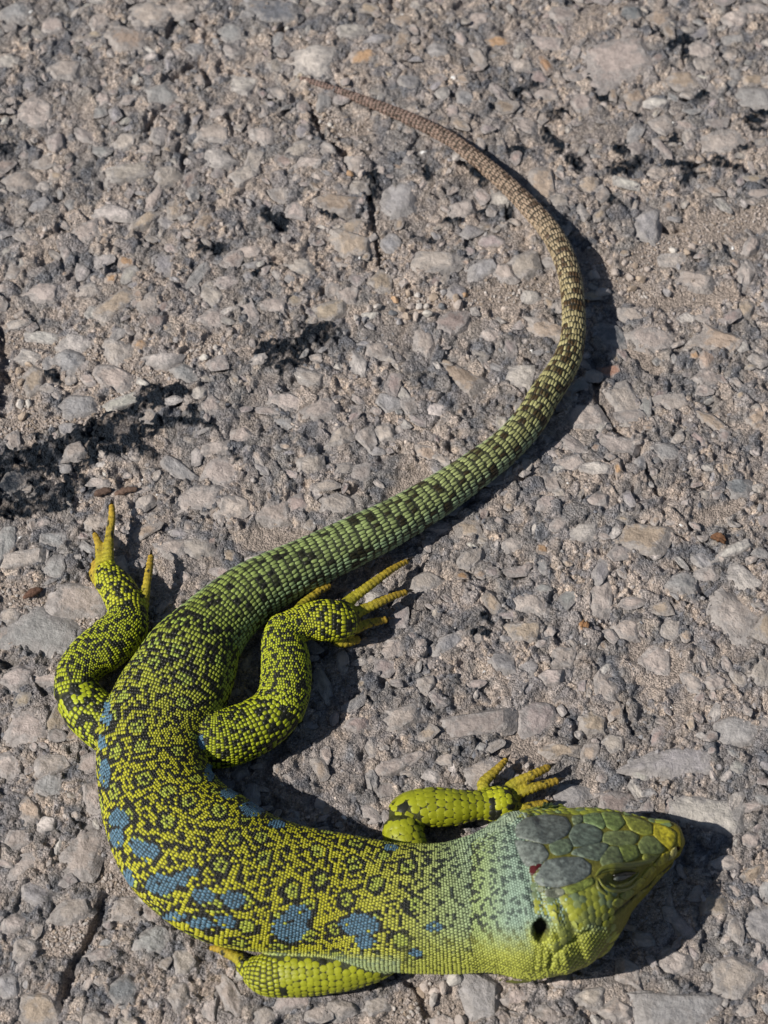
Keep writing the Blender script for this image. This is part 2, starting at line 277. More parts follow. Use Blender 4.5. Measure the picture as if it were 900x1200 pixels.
# fill the rest of the surface, thinning out beyond the picture
cell = .012; grid = {}
def gput(i):
    s = stones[i]; grid.setdefault((int(s[0] // cell), int(s[1] // cell)), []).append(i)
for i in range(len(stones)): gput(i)
def free(x, y, r):
    cx, cy = int(x // cell), int(y // cell)
    for i in (-1, 0, 1):
        for j in (-1, 0, 1):
            for q in grid.get((cx + i, cy + j), ()):
                s = stones[q]
                if math.hypot(s[0] - x, s[1] - y) < .82 * (math.sqrt(s[2] * s[3]) + r): return False
    return True
wt = list('bbbbbbbggglllbttmmpm')
def area_ok(x, y):
    x = np.array([x]); y = np.array([y]); c, d, t = fields(x, y); return c[0] < .0008 and d[0] < .55
for rmin, rmax, tries in ((10, 16, 1150), (6.5, 10, 2000), (4.2, 6.5, 4600)):
    X = rng.uniform(-.23, .23, tries); Y = rng.uniform(-.28, .31, tries); R = rng.uniform(rmin, rmax, tries) * PX
    cc, dd, tt = fields(X, Y)
    for x, y, r, c_, d_, t_ in zip(X, Y, R, cc, dd, tt):
        if c_ > .0006 or d_ > .45 or t_ > .3: continue
        if free(x, y, r):
            el = rng.uniform(1, 1.5); c = wt[rng.integers(len(wt))]
            if rng.random() < .006: c = 'o'
            if rng.random() < .01: c = 'w'
            col = np.array(PAL[c]) * rng.uniform(.82, 1.18) * (1 + rng.uniform(-.025, .025, 3))
            stones.append((x, y, r * el, r / el, rng.uniform(0, math.pi), col, r / PX, False)); gput(len(stones) - 1)

_sn = unproj(808, 992)[:2]                                  # the road is bare of loose-looking stones just under the snout
stones = [q for q in stones if q[7] or math.hypot(q[0] - _sn[0], q[1] - _sn[1]) > .0065]

# ------------------------------------------------------------------ ground sheet (dense where the photograph looks, then out to the horizon)
def axis(lo, hi, step, far):
    a = list(np.arange(lo, hi, step)); s = step; x = a[-1]
    while x < far: s *= 1.22; x += s; a.append(x)
    s = step; x = a[0]; pre = []
    while x > -far: s *= 1.22; x -= s; pre.append(x)
    return np.array(pre[::-1] + a)
gx = axis(-.145, .147, .00047, 60); gy = axis(-.185, .215, .0005, 60)
X, Y = np.meshgrid(gx, gy)
cd, du, ta = fields(X, Y)
WX = X + (vnoise(X, Y, .003, 61) - .5) * .0018 + (vnoise(X, Y, .0012, 62) - .5) * .0006; WY = Y + (vnoise(X, Y, .003, 67) - .5) * .0018 + (vnoise(X, Y, .0012, 68) - .5) * .0006
hA, sA, idA = facets(WX, WY, .0052, 71); hB, sB, idB = facets(WX * .8 - WY * .6, WX * .6 + WY * .8, .0025, 73); hC, sC, idC = facets(WX * .5 + WY * .87, -WX * .87 + WY * .5, .0013, 75)
big_ = sstep(.42, .56, fbm(X, Y, .011, 77, 2))
fine = fbm(X, Y, .0022, 79, 3)
H = macro(X, Y)
rough_ = hA * .0015 * big_ + hB * .00115 * (1 - .65 * big_) + hC * .00055 * (1 - .7 * big_ * sA) + (fine - .5) * .0010
pit = sstep(.60, .75, fbm(X, Y, .0045, 83, 2)) * .0012
H = H + (rough_ - pit) * (1 - .9 * du) - .0007
H = H - du * .0009 + (fbm(X, Y, .0012, 89, 2) - .5) * .0004 * du - cd
occ = np.zeros(X.shape)
for s in stones:                                            # every stone sits in its own socket
    R = max(s[2], s[3]) * 1.25
    i0, i1 = np.searchsorted(gx, (s[0] - R, s[0] + R)); j0, j1 = np.searchsorted(gy, (s[1] - R, s[1] + R))
    if i1 <= i0 or j1 <= j0: continue
    x = X[j0:j1, i0:i1] - s[0]; y = Y[j0:j1, i0:i1] - s[1]; c, q = math.cos(s[4]), math.sin(s[4])
    d = np.hypot((x * c + y * q) / s[2], (-x * q + y * c) / s[3])
    occ[j0:j1, i0:i1] = np.maximum(occ[j0:j1, i0:i1], 1 - sstep(.55, .95, d))
H -= occ * .0010
H += ta * .0005 * (1 - occ)
over = np.maximum(np.maximum(np.abs(X - .001) - .143, np.abs(Y - .015) - .197), 0); far = sstep(0, .012, over)
Hm = macro(X, Y) - .0006; H = H * (1 - far) + Hm * far
fade = np.clip((np.hypot(X, Y) - .4) / .8, 0, 1); H = H * (1 - fade)
ta = ta * (1 - sstep(.62, .72, fbm(X, Y, .0032, 119, 3)) * .45)
dst = np.array((.37, .305, .258)); tr = np.array((.011, .016, .024))
def gfield(x, y):
    """common colour of the weathered surface, shared by matrix, chippings and the grime on stones"""
    k = sstep(.38, .62, fbm(x, y, .012, 97, 3) * .65 + .35 * vnoise(x, y, .003, 98))[..., None]
    return np.array((.215, .214, .222)) * (1 - k) + np.array((.41, .367, .34)) * k
ida = (big_ * idA + (1 - big_) * idB)[..., None]
gc = gfield(X, Y)
PALM = np.array([(.80, .82, .86), (.95, .95, .97), (1.05, 1.0, .95), (1.2, 1.13, 1.06), (1.1, 1.04, .98), (.68, .70, .75), (1.3, 1.22, 1.12)])
gA = PALM[np.minimum((idA * 7919 % 1 * 7).astype(int), 6)]; gB = PALM[np.minimum((idB * 6151 % 1 * 7).astype(int), 6)]; gC = PALM[np.minimum((idC * 9173 % 1 * 7).astype(int), 6)]
bw = big_[..., None]
gc = gc * (gA * bw + gB * (1 - bw)) * (1 + (gC - 1) * (.35 + .4 * (1 - bw)))
gc = gc * (.80 + .40 * fbm(X, Y, .0011, 101, 2)[..., None])
dd = np.clip(np.maximum(du, sstep(.45, .75, fbm(X, Y, .006, 103, 3)) * .36), 0, .95)[..., None]
gc = gc * (1 - dd) + dst * dd * (.85 + .3 * vnoise(X, Y, .0011, 107)[..., None])
vein = 1 - sstep(.0, .055, np.abs(fbm(X, Y, .0036, 131, 2) - .5)); ta_c = (ta * (1 - .6 * vein))[..., None]
gc = gc * (1 - ta_c) + tr * ta_c
fm = np.array((.30, .275, .255)) * (.9 + .2 * fbm(X, Y, .25, 141, 2)[..., None]); gc = gc * (1 - far[..., None]) + fm * far[..., None]
ny, nx = X.shape
idx = np.arange(nx * ny).reshape(ny, nx)
Fq = np.stack([idx[:-1, :-1], idx[:-1, 1:], idx[1:, 1:], idx[1:, :-1]], -1).reshape(-1, 4)
M_ground = material('asphalt_matrix', 'attr', var=.36, vscale=1700, rough=.5, bump=.0009, bscale=1300, spec=.55, grain=(1900, .32, .0004), gloss='Tar')
ground = mesh_np('ground', np.stack([X, Y, H], -1).reshape(-1, 3), Fq, gc.reshape(-1, 3), M_ground, extra={'Tar': (ta * (1 - far)).ravel(), 'Far': far.ravel()}); ground_far(M_ground)
ground['kind'] = 'structure'
def ground_h(x, y):
    i = np.clip(np.searchsorted(gx, x), 1, nx - 1); j = np.clip(np.searchsorted(gy, y), 1, ny - 1); return H[j, i]

# rock shapes: a domed, faceted cap whose rim dives under the asphalt
M_stone = material('embedded_stone', 'obj', var=.28, vscale=350, rough=.48, bump=.0009, bscale=420, spec=.55, dust=(330, .8, (.315, .292, .278)), rim=True)
M_stone_a = material('small_stone', 'attr', var=.22, vscale=500, rough=.5, bump=.0007, bscale=600, spec=.55, dust=(360, .75, (.315, .292, .278)), rim=True)
def rock_cap(seed, na=26, nr=8):
    """the exposed face of a crushed stone: a few broken planes meeting in dull edges, rim below the asphalt"""
    r = np.random.default_rng(seed); nc = r.integers(4, 7)
    ca = (np.arange(nc) + r.uniform(-.3, .3, nc)) * 2 * math.pi / nc; cr = r.uniform(.72, 1.0, nc); slp = r.uniform(1.6, 5.0, nc)
    th = (np.arange(na) + .5) * 2 * math.pi / na
    tops = [(r.uniform(0, 6.28), r.uniform(.1, .9), r.uniform(.7, 1.0)) for _ in range(3)] + [(r.uniform(0, 6.28), r.uniform(.5, 1.3), r.uniform(1.0, 1.25))]
    def hz_(x, y):
        vals = [1.0 + 0 * x] + [c - q * (x * np.cos(a) + y * np.sin(a)) for a, q, c in tops] + [q * (c - (x * np.cos(a) + y * np.sin(a))) + .05 for a, c, q in zip(ca, cr, slp)]
        v = np.stack(vals); k = 22.0; m_ = v.min(0)
        z = m_ - np.log(np.exp(-(v - m_) * k).sum(0)) / k
        n_ = (fbm(x * 1.0 + seed * 3.1, y + seed, .55, seed, 3) - .5) * .7
        return np.maximum(z + n_, -1.6)
    rr = np.array([.0, .2, .38, .55, .70, .83, .95, 1.08, 1.25])[:nr + 1]
    V = [np.array([[0, 0, hz_(np.zeros(1), np.zeros(1))[0]]])]
    for q in rr[1:]:
        lim = np.full(na, 1.35)
        for a, c in zip(ca, cr):
            cs = np.cos(th - a); lim = np.where(cs > .2, np.minimum(lim, c / np.maximum(cs, .2)), lim)
        x = np.cos(th) * q * lim; y = np.sin(th) * q * lim
        V.append(np.stack([x, y, hz_(x, y)], -1))
    V = np.concatenate(V)
    tri = np.array([[0, 1 + i, 1 + (i + 1) % na] for i in range(na)]); k = np.arange(na)
    quad = np.concatenate([np.stack([1 + g * na + k, 1 + (g + 1) * na + k, 1 + (g + 1) * na + (k + 1) % na, 1 + g * na + (k + 1) % na], -1) for g in range(nr - 1)])
    rim = np.concatenate([[0]] + [np.full(na, q) for q in rr[1:]])
    return V, tri, quad, rim
caps = [rock_cap(200 + i) for i in range(44)]
capmesh = []
for i, (v, t, q, rm) in enumerate(caps):
    o = mesh_np('stone', v, [t, q], None, M_stone, smooth=False, extra={'Rim': rm}); capmesh.append(o.data); bpy.data.objects.remove(o)
order = sorted(range(len(stones)), key=lambda i: -(stones[i][6] + (100 if stones[i][7] else 0) - (60 if abs(stones[i][0]) > .122 or stones[i][1] > .19 or stones[i][1] < -.165 else 0)))
BV, BT, BQ, BC, BR = [], [], [], [], []; nb = 0
caps_small = [rock_cap(300 + i, 12, 5) for i in range(40)]
caps_small = [(v * np.array((1.45, 1.45, 1)), t, q, rm * 1.45) for v, t, q, rm in caps_small]
for k, i in enumerate(order):
    x, y, a, b, th, col, r, listed = stones[i]
    if fields(np.array([x]), np.array([y]))[2][0] > .5 and rng.random() < .75: col = tr * 1.3
    hz = rng.uniform(.0008, .0013) * min(1.3, .65 + r / 30)
    z = float(macro(np.array([x]), np.array([y]))[0]) - .00075 + rng.uniform(-.0003, .0002)
    c, d, t_ = fields(np.array([x]), np.array([y])); z -= d[0] * .0006
    if k < 300:
        o = bpy.data.objects.new('stone', capmesh[k % len(capmesh)]); COL.objects.link(o); o.parent = ground
        o.location = (x, y, z); o.rotation_euler = (rng.uniform(-.06, .06), rng.uniform(-.06, .06), th); o.scale = (a, b, hz); o.color = (*col, 1)
    else:
        v, tr_, qd, rm = caps_small[k % 40]; BR.append(rm); cth, sth = math.cos(th), math.sin(th)
        vx = v[:, 0] * a; vy = v[:, 1] * b
        P = np.stack([x + vx * cth - vy * sth, y + vx * sth + vy * cth, z + v[:, 2] * hz], -1)
        BV.append(P); BT.append(tr_ + nb); BQ.append(qd + nb); BC.append(np.tile(col, (len(v), 1))); nb += len(v)
o = mesh_np('small_stones', np.concatenate(BV), [np.concatenate(BT), np.concatenate(BQ)], np.concatenate(BC), M_stone_a, smooth=False, parent=ground, extra={'Rim': np.concatenate(BR)}); o['kind'] = 'stuff'

# fine chippings between the stones
PHI = (1 + 5 ** .5) / 2
ico = np.array([(-1, PHI, 0), (1, PHI, 0), (-1, -PHI, 0), (1, -PHI, 0), (0, -1, PHI), (0, 1, PHI), (0, -1, -PHI), (0, 1, -PHI), (PHI, 0, -1), (PHI, 0, 1), (-PHI, 0, -1), (-PHI, 0, 1)]) / math.sqrt(1 + PHI * PHI)
icof = np.array([(0, 11, 5), (0, 5, 1), (0, 1, 7), (0, 7, 10), (0, 10, 11), (1, 5, 9), (5, 11, 4), (11, 10, 2), (10, 7, 6), (7, 1, 8), (3, 9, 4), (3, 4, 2), (3, 2, 6), (3, 6, 8), (3, 8, 9), (4, 9, 5), (2, 4, 11), (6, 2, 10), (8, 6, 7), (9, 8, 1)])
def chips(n, X_, Y_, R_, Z_, colf, flat=.6, seed=1):
    r = np.random.default_rng(seed)
    v = ico[None] * r.uniform(.72, 1.2, (n, 12, 1)) * np.stack([r.uniform(.8, 1.45, n), r.uniform(.65, 1.0, n), r.uniform(.5, .9, n) * flat / .6], -1)[:, None]
    th = r.uniform(0, 2 * math.pi, n)[:, None]; ti = r.uniform(-.5, .5, n)[:, None]
    y = v[..., 1] * np.cos(ti) - v[..., 2] * np.sin(ti); z = v[..., 1] * np.sin(ti) + v[..., 2] * np.cos(ti); x = v[..., 0]
    P = np.stack([x * np.cos(th) - y * np.sin(th), x * np.sin(th) + y * np.cos(th), z], -1) * R_[:, None, None]
    P += np.stack([X_, Y_, Z_], -1)[:, None]
    Fc = icof[None] + (np.arange(n) * 12)[:, None, None]
    return P.reshape(-1, 3), Fc.reshape(-1, 3), np.repeat(colf, 12, 0)
M_chip = material('stone_chippings', 'attr', var=.25, vscale=900, rough=.55, bump=.0002, bscale=2500, spec=.55)
N = 13000
cx = rng.uniform(-.20, .20, N); cy = rng.uniform(-.245, .275, N)
ccd, cdu, cta = fields(cx, cy); jx = np.clip(np.searchsorted(gx, cx), 1, nx - 1); jy = np.clip(np.searchsorted(gy, cy), 1, ny - 1)
keep = (occ[jy, jx] < .4) & (rng.random(N) > np.clip(cdu, 0, 1) * .97) & (cta < .5)
cx, cy, cdu = cx[keep], cy[keep], cdu[keep]; n = len(cx)
cr = (1.3 + 3.0 * rng.random(n) ** 2.2) * PX
cz = ground_h(cx, cy) - cr * .38
base = gfield(cx, cy) * np.array([(1, .98, .96), (1.2, 1.14, 1.08), (.75, .77, .82), (1.4, 1.32, 1.22), (1, 1, 1), (.9, .9, .92)])[rng.integers(0, 6, n)] * rng.uniform(.85, 1.2, (n, 1))
base[rng.random(n) < .02] = (.75, .74, .72)  # a few chips coloured near white: sun glints painted into their colour
P, Fc, C_ = chips(n, cx, cy, cr, cz, base)
o = mesh_np('chippings', P, Fc, C_, M_chip, smooth=False, parent=ground); o['kind'] = 'stuff'

# loose pebbles lying in the hollows of the cracks: things of their own
M_peb = material('loose_pebble', 'obj', var=.18, vscale=500, rough=.6, bump=.0002, bscale=1200, spec=.5)
pebmesh = []
for i in range(8):
    bm = bmesh.new(); bmesh.ops.create_icosphere(bm, subdivisions=2, radius=1); r = random.Random(i)
    pl = [(Vector((r.gauss(0, 1), r.gauss(0, 1), r.gauss(0, 1))).normalized(), r.uniform(.5, .85)) for _ in range(11)]
    for v in bm.verts:
        d = v.co.normalized(); q = 1.0
        for nrm, off in pl:
            c = nrm.dot(d)
            if c > .1: q = min(q, off / c)
        v.co = d * q
    me = bpy.data.meshes.new('pebble'); bm.to_mesh(me); bm.free(); me.materials.append(M_peb); pebmesh.append(me)
pockets = [
 ('in gravel hollow left of tail bend', 'pebbles in the hollow beside the tail',
  [(463, 349, 6, 'o'), (478, 342, 5, 't'), (490, 345, 5, 'l'), (470, 362, 5, 't'), (482, 357, 5, 'b'), (492, 358, 6, 'l'), (460, 365, 6, 'd'), (500, 357, 5, 'l'), (477, 370, 6, 't'), (487, 370, 6, 'b'), (501, 370, 6, 'w'),
   (443, 359, 5, 'l'), (433, 361, 5, 'b'), (508, 347, 7, 't'), (520, 341, 6, 'g'), (518, 358, 6, 'd'), (532, 341, 5, 'b'), (535, 350, 7, 't'), (538, 358, 8, 'b'), (418, 372, 6, 'l'), (468, 376, 5, 'g'), (452, 340, 5, 't'), (512, 334, 5, 'b'), (545, 345, 5, 'o')]),
 ('in rubble right of tail bend', 'pebbles right of the tail bend',
  [(695, 322, 8, 'g'), (708, 341, 9, 'g'), (722, 318, 7, 'b'), (738, 322, 6, 'b'), (752, 325, 7, 't'), (745, 308, 5, 't'), (733, 305, 5, 'b'), (760, 312, 5, 'b'), (790, 290, 6, 'w'), (812, 285, 5, 'b'), (806, 294, 5, 't'), (742, 335, 6, 't'), (730, 340, 5, 'b'), (715, 305, 5, 'b')]),
 ('in sandy crack at left edge', 'pebbles in the sandy crack on the left',
  [(24, 472, 7, 'l'), (33, 471, 6, 'w'), (22, 432, 6, 't'), (34, 424, 6, 't'), (45, 440, 6, 'b'), (25, 445, 6, 't'), (26, 487, 7, 't'), (136, 469, 5, 'l'), (240, 421, 6, 'w'), (253, 408, 5, 'l'), (258, 415, 4, 'l'), (247, 412, 4, 'b')]),
 ('by the tip of the tail', 'pebbles near the tail tip',
  [(375, 142, 4, 'l'), (386, 145, 4, 'w'), (391, 152, 4, 't'), (350, 130, 5, 'w'), (337, 38, 4, 'w'), (380, 134, 4, 't'), (365, 128, 4, 'b'), (422, 197, 5, 'l'), (410, 207, 5, 'o'), (424, 205, 6, 'b'), (416, 213, 4, 'b'), (360, 112, 4, 't')]),
 ('at belly edge below the neck', 'pebbles below the neck',
  [(499, 1152, 8, 'b'), (510, 1160, 7, 'b'), (534, 1148, 9, 'w'), (508, 1170, 8, 'l'), (519, 1157, 7, 'b'), (494, 1160, 6, 't'), (527, 1194, 6, 'b'), (540, 1195, 7, 'b'), (500, 1192, 6, 'b')]),
]
kp = 0; peb_by = {}
for lab, grp, lst in pockets:
    for (px, py, r, c) in lst:
        P0 = unproj(px, py); o = bpy.data.objects.new('pebble', pebmesh[kp % 8]); COL.objects.link(o); kp += 1
        h = float(ground_h(P0[0], P0[1])); rr = r * PX
        o.location = (P0[0], P0[1], h + rr * .32); o.scale = (rr * rng.uniform(1.1, 1.4), rr * rng.uniform(.85, 1.15), rr * rng.uniform(.7, .95))
        o.rotation_euler = (rng.uniform(-.3, .3), rng.uniform(-.3, .3), rng.uniform(0, 6.28))
        o.color = (*(np.array(PAL[c]) * rng.uniform(.9, 1.15)), 1)
        o['category'] = 'pebble'; o['group'] = grp; peb_by.setdefault((lab, c), []).append((px, py, o))

ORD = ['leftmost', 'second from left', 'third from left', 'fourth from left', 'fifth from left', 'sixth from left', 'seventh from left', 'eighth from left']
CN = dict(o='orange', t='tan', l='cream', b='beige', w='whitish', d='dark grey', g='grey')
for (lab, c), lst in peb_by.items():
    lst.sort(key=lambda q: (q[0], q[1]))
    for k, (px, py, o) in enumerate(lst):
        o['label'] = (f'only {CN[c]} loose pebble {lab}' if len(lst) == 1 else f'{ORD[k]} of the {CN[c]} loose pebbles {lab}')

# loose grit in the same hollows
X_, Y_ = [], []
for p, w in dusty[:13] + [(c[0], c[1]) for c in cracks[:2]]:
    for a, b in zip(p[:-1], p[1:]):
        k = int(np.hypot(*(b - a)) / PX * 1.1) + 8; t = rng.random((k, 1)); q = a + (b - a) * t + rng.normal(0, w * .5, (k, 2)); X_.append(q[:, 0]); Y_.append(q[:, 1])
X_ = np.concatenate(X_); Y_ = np.concatenate(Y_); n = len(X_); R_ = rng.uniform(1.0, 2.8, n) * PX
P, Fc, C_ = chips(n, X_, Y_, R_, ground_h(X_, Y_) + R_ * .2, np.array([PAL[k] for k in 'tbblbb'])[rng.integers(0, 6, n)] * rng.uniform(.7, 1.1, (n, 1)), seed=5)
o = mesh_np('loose_grit', P, Fc, C_, M_chip, smooth=False); o['kind'] = 'stuff'; o['label'] = 'fine tan grit scattered along the sandy cracks'; o['category'] = 'grit'

# small brown plant scraps
M_scrap = material('dry_plant', 'obj', var=.45, vscale=900, rough=.85, bump=.0006, bscale=1400, spec=.2)
def scrap(px0, py0, px1, py1, r, col, name, label, cat, lobes=5, curl=0.):
    A = unproj(px0, py0); B = unproj(px1, py1); m = 9; na = 9; V = []
    ax = (B - A); L = np.linalg.norm(ax[:2]); ax = ax / L; nrm = np.array([-ax[1], ax[0], 0]); up = np.array([0, 0, 1.])
    rr = random.Random(int(px0 * 7 + py0))
    for i in range(m):
        t = i / (m - 1); c = A + (B - A) * t + nrm * math.sin(t * 3) * r * PX * .3
        c[2] = float(ground_h(c[0], c[1])) * .3 + float(macro(c[:1], c[1:2])[0]) * .7 + r * PX * .5
        q = r * PX * (math.sin(math.pi * min(max(t, .04), .96)) ** .4) * rr.uniform(.75, 1.15)
        for k in range(na):
            a = 2 * math.pi * k / na; z = math.sin(a) * q * (.75 + .3 * math.cos(a * lobes) * rr.random())
            V.append(c + nrm * math.cos(a) * q * rr.uniform(.8, 1.15) + up * (z + curl * math.cos(a) ** 2 * q))
    Fq_ = [[i * na + k, i * na + (k + 1) % na, (i + 1) * na + (k + 1) % na, (i + 1) * na + k] for i in range(m - 1) for k in range(na)]
    V.append(V[0] * 0 + sum(V[:na]) / na); V.append(sum(V[(m - 1) * na:m * na]) / na); n0 = len(V) - 2
    T_ = [[n0, (k + 1) % na, k] for k in range(na)] + [[n0 + 1, (m - 1) * na + k, (m - 1) * na + (k + 1) % na] for k in range(na)]
    o = mesh_np(name, np.array(V), [np.array(Fq_), np.array(T_)], None, M_scrap); o.color = (*col, 1)
    o['label'] = label; o['category'] = cat
scrap(110, 579, 131, 574, 5.5, (.15, .10, .078), 'plant_scrap', 'brown crumbly scrap left of the toe tip below the tar patch', 'plant scrap')
scrap(134, 578, 161, 572, 5, (.19, .125, .095), 'plant_scrap', 'longer brown crumbly scrap directly above the raised hind toe', 'plant scrap')
scrap(27, 701, 50, 690, 5, (.15, .085, .06), 'bark_fragment', 'dark brown bark fragment on dust at the left edge', 'bark fragment')
scrap(832, 632, 849, 640, 6, (.19, .10, .055), 'dry_leaf', 'curled dry brown leaf scrap on asphalt at right', 'leaf', 3, 1.0)
scrap(679, 731, 690, 735, 5, (.36, .2, .10), 'seed_husk', 'small orange brown husk on asphalt right of the hind foot', 'seed husk', 4, .6)

# ------------------------------------------------------------------ the lizard
def catmull(K, step):
    K = np.array(K, float); out = []
    for i in range(len(K) - 1):
        p0 = K[max(i - 1, 0)]; p1 = K[i]; p2 = K[i + 1]; p3 = K[min(i + 2, len(K) - 1)]
        n = max(2, int(np.hypot(*(p2[:2] - p1[:2])) / step))
        for t in np.arange(n) / n:
            out.append(.5 * (2 * p1 + (p2 - p0) * t + (2 * p0 - 5 * p1 + 4 * p2 - p3) * t * t + (3 * p1 - 3 * p2 + p3 - p0) * t ** 3))
    out.append(K[-1]); return np.array(out)
class Tube:
    """keys: px, py, half width seen (px), height ratio, z (px above ground; <0: resting), roll (deg), box, scale length, scale width"""
    def __init__(s, keys, step=2.0, n=40, cap=True, name=''):
        K = catmull(keys, step); s.K = K; s.n = n; s.name = name
        m = len(K); d = np.gradient(K[:, :2], axis=0); d /= np.linalg.norm(d, axis=1)[:, None] + 1e-9
        C = unproj(K[:, 0], K[:, 1], np.maximum(K[:, 4], K[:, 2] * K[:, 3]) * PX)
        for it in range(3):
            T = np.gradient(C, axis=0); T /= np.linalg.norm(T, axis=1)[:, None]
            Nn = np.stack([T[:, 1], -T[:, 0], 0 * T[:, 0]], -1); Nn /= np.linalg.norm(Nn, axis=1)[:, None] + 1e-9
            U = np.cross(Nn, T); U *= np.sign(U[:, 2:3] + 1e-9)
            ro = np.radians(K[:, 5])[:, None]; N2 = Nn * np.cos(ro) + U * np.sin(ro); U2 = -Nn * np.sin(ro) + U * np.cos(ro)
            sc = PX * ((CAM[2] - C[:, 2]) * CT + (C[:, 1] - CAM[1]) * ST) / DIST
            mm = np.stack([-d[:, 1], d[:, 0]], -1)          # image normal (x right, y down)
            def im(v): return v[:, 0] * mm[:, 0] - (v[:, 1] * CT + v[:, 2] * ST) * mm[:, 1]
            w = K[:, 2] / np.sqrt(im(N2) ** 2 + (K[:, 3] * im(U2)) ** 2) * sc
            h = w * K[:, 3]
            rest = np.sqrt((w * N2[:, 2]) ** 2 + (h * U2[:, 2]) ** 2) * .94
            z = np.where(K[:, 4] < 0, rest + (-K[:, 4] - 1) * PX, K[:, 4] * PX)
            C = unproj(K[:, 0], K[:, 1], z)
        s.C, s.T, s.N, s.U, s.w, s.h = C, T, N2, U2, w, h
        s.arc = np.concatenate([[0], np.cumsum(np.linalg.norm(np.diff(C, axis=0), axis=1))])
    def sec(s, i, ph):
        """surface points for station (float index) i and angle ph"""
        i = np.asarray(i, float); i0 = np.clip(np.floor(i).astype(int), 0, len(s.C) - 2); f = (i - i0)[..., None]
        L = lambda A: A[i0] * (1 - f) + A[i0 + 1] * f
        w = L(s.w[:, None]); h = L(s.h[:, None]); bx = L(s.K[:, 6:7])
        c = np.cos(ph)[..., None]; q = np.sin(ph)[..., None]
        # bx > 0: flatter top, fuller cheeks, narrower crown
        y = q * (1 - bx) + bx * np.tanh(2.2 * q) / math.tanh(2.2) * np.where(q > 0, .93, 1.0)
        x = c * (1 + bx * .10 * (1 - np.abs(q))) * (1 - bx * .22 * np.clip(q, 0, 1))
        x = np.sign(x) * np.abs(x) ** (1 - .25 * bx)
        return L(s.C) + L(s.N) * w * x + L(s.U) * h * y
    def mesh(s):
        m = len(s.C); ph = np.arange(s.n) * 2 * math.pi / s.n
        I, Q = np.meshgrid(np.arange(m), ph, indexing='ij'); V = s.sec(I, Q).reshape(-1, 3)
        e0 = s.C[0] - s.T[0] * s.w[0] * .8; e1 = s.C[-1] + s.T[-1] * s.w[-1] * (.45 if s.name == 'head' else .8)
        a = I.astype(int) * s.n; k = np.arange(s.n)[None]; A = (a[:-1] + k); B = (a[:-1] + (k + 1) % s.n)
        q = np.stack([A, B, B + s.n, A + s.n], -1).reshape(-1, 4)
        n0 = len(V); V = np.concatenate([V, [e0], [e1]]); k = np.arange(s.n); l0 = (m - 1) * s.n
        t = np.concatenate([np.stack([k, np.full(s.n, n0), (k + 1) % s.n], -1), np.stack([l0 + k, l0 + (k + 1) % s.n, np.full(s.n, n0 + 1)], -1)])
        return V, q, t

body_keys = [  # tail tip -> neck
 (350, 91, 2.4, 1, -5, 0, 0, 4.5, 2.6), (370, 97, 3.4, 1, -5, 0, 0, 5, 2.6), (400, 108, 4.6, 1, -4, 0, 0, 5, 2.6), (430, 119, 5.8, 1, -4, 0, 0, 5.5, 2.8), (460, 131, 7, 1, -3, 0, 0, 6, 3), (490, 144, 7.8, 1, -3, 0, 0, 6, 3), (527, 163, 8.2, 1, -2, 0, 0, 6.5, 3.2),
 (553, 182, 9, 1, -3, 0, 0, 7, 3.3), (580, 204, 10, 1, -3, 0, 0, 7, 3.4), (602, 224, 10.8, 1, -3, 0, 0, 7.5, 3.5), (624, 247, 11.8, 1, -5, 0, 0, 8, 3.6), (644, 270, 12.4, 1, -8, 0, 0, 8, 3.6), (659, 297, 13, 1, -10, 0, 0, 8.5, 3.7),
 (668, 325, 13.2, 1, -12, 0, 0, 9, 3.8), (672, 360, 13.4, 1, -14, 0, 0, 9, 3.9), (672, 390, 14, 1, -13, 0, 0, 9.5, 4), (667, 415, 15.5, 1, -11, 0, 0, 9.5, 4), (656, 437, 17, 1, -9, 0, 0, 10, 4.1), (638, 464, 18.2, 1, -8, 0, 0, 10, 4.1), (619, 495, 19, 1, -6, 0, 0, 10.3, 4.2),
 (593, 523, 20, 1, -4, 0, 0, 10.5, 4.2), (565, 545, 21.5, 1, -3, 0, 0, 10.7, 4.3), (537, 565, 23, .98, -2, 0, 0, 10.7, 4.3), (499, 590, 25, .97, -1, 0, 0, 10.7, 4.4), (459, 613, 27, .96, -1, 0, 0, 10.5, 4.5), (414, 635, 29, .95, -1, 0, 0, 10.2, 4.6),
 (359, 661, 30.5, .94, -1, 0, 0, 9.6, 4.8), (318, 681, 34, .92, -1, 0, 0, 9, 5), (290, 698, 37, .9, -1, 0, 0, 8.4, 4.9), (261, 723, 41, .87, -1, 0, 0, 7.4, 4.6), (241, 745, 47, .83, -1, 0, 0, 6.6, 4.4), (225, 768, 56, .78, -1, 0, 0, 5.6, 4.2),
 (209, 800, 62, .74, -1, 0, 0, 4.8, 3.9), (190, 835, 64, .73, -1, 0, 0, 3.8, 3.3), (179, 872, 65, .74, -1, 0, 0, 3.6, 3.15), (181, 910, 66, .75, -1, 0, 0, 3.5, 3.1), (189, 940, 70, .75, -1, 0, 0, 3.5, 3.1), (208, 974, 78, .75, -1, 0, 0, 3.5, 3.1), (234, 1000, 82, .75, -1, 0, 0, 3.5, 3.1), (274, 1025, 81, .75, -1, 0, 0, 3.5, 3.1), (330, 1040, 74, .78, -1, 0, 0, 3.5, 3.1),
 (400, 1050, 70, .8, -1, 0, 0, 3.5, 3.1), (460, 1062, 72, .78, -1, 4, 0, 3.5, 3.1), (520, 1064, 73, .78, -1, 8, 0, 3.4, 3.1), (565, 1058, 77, .76, -1, 12, 0, 3.4, 3.2), (605, 1050, 86, .72, -2, 16, .1, 3.4, 3.2), (640, 1042, 88, .72, -2, 18, .3, 3.4, 3.4)]
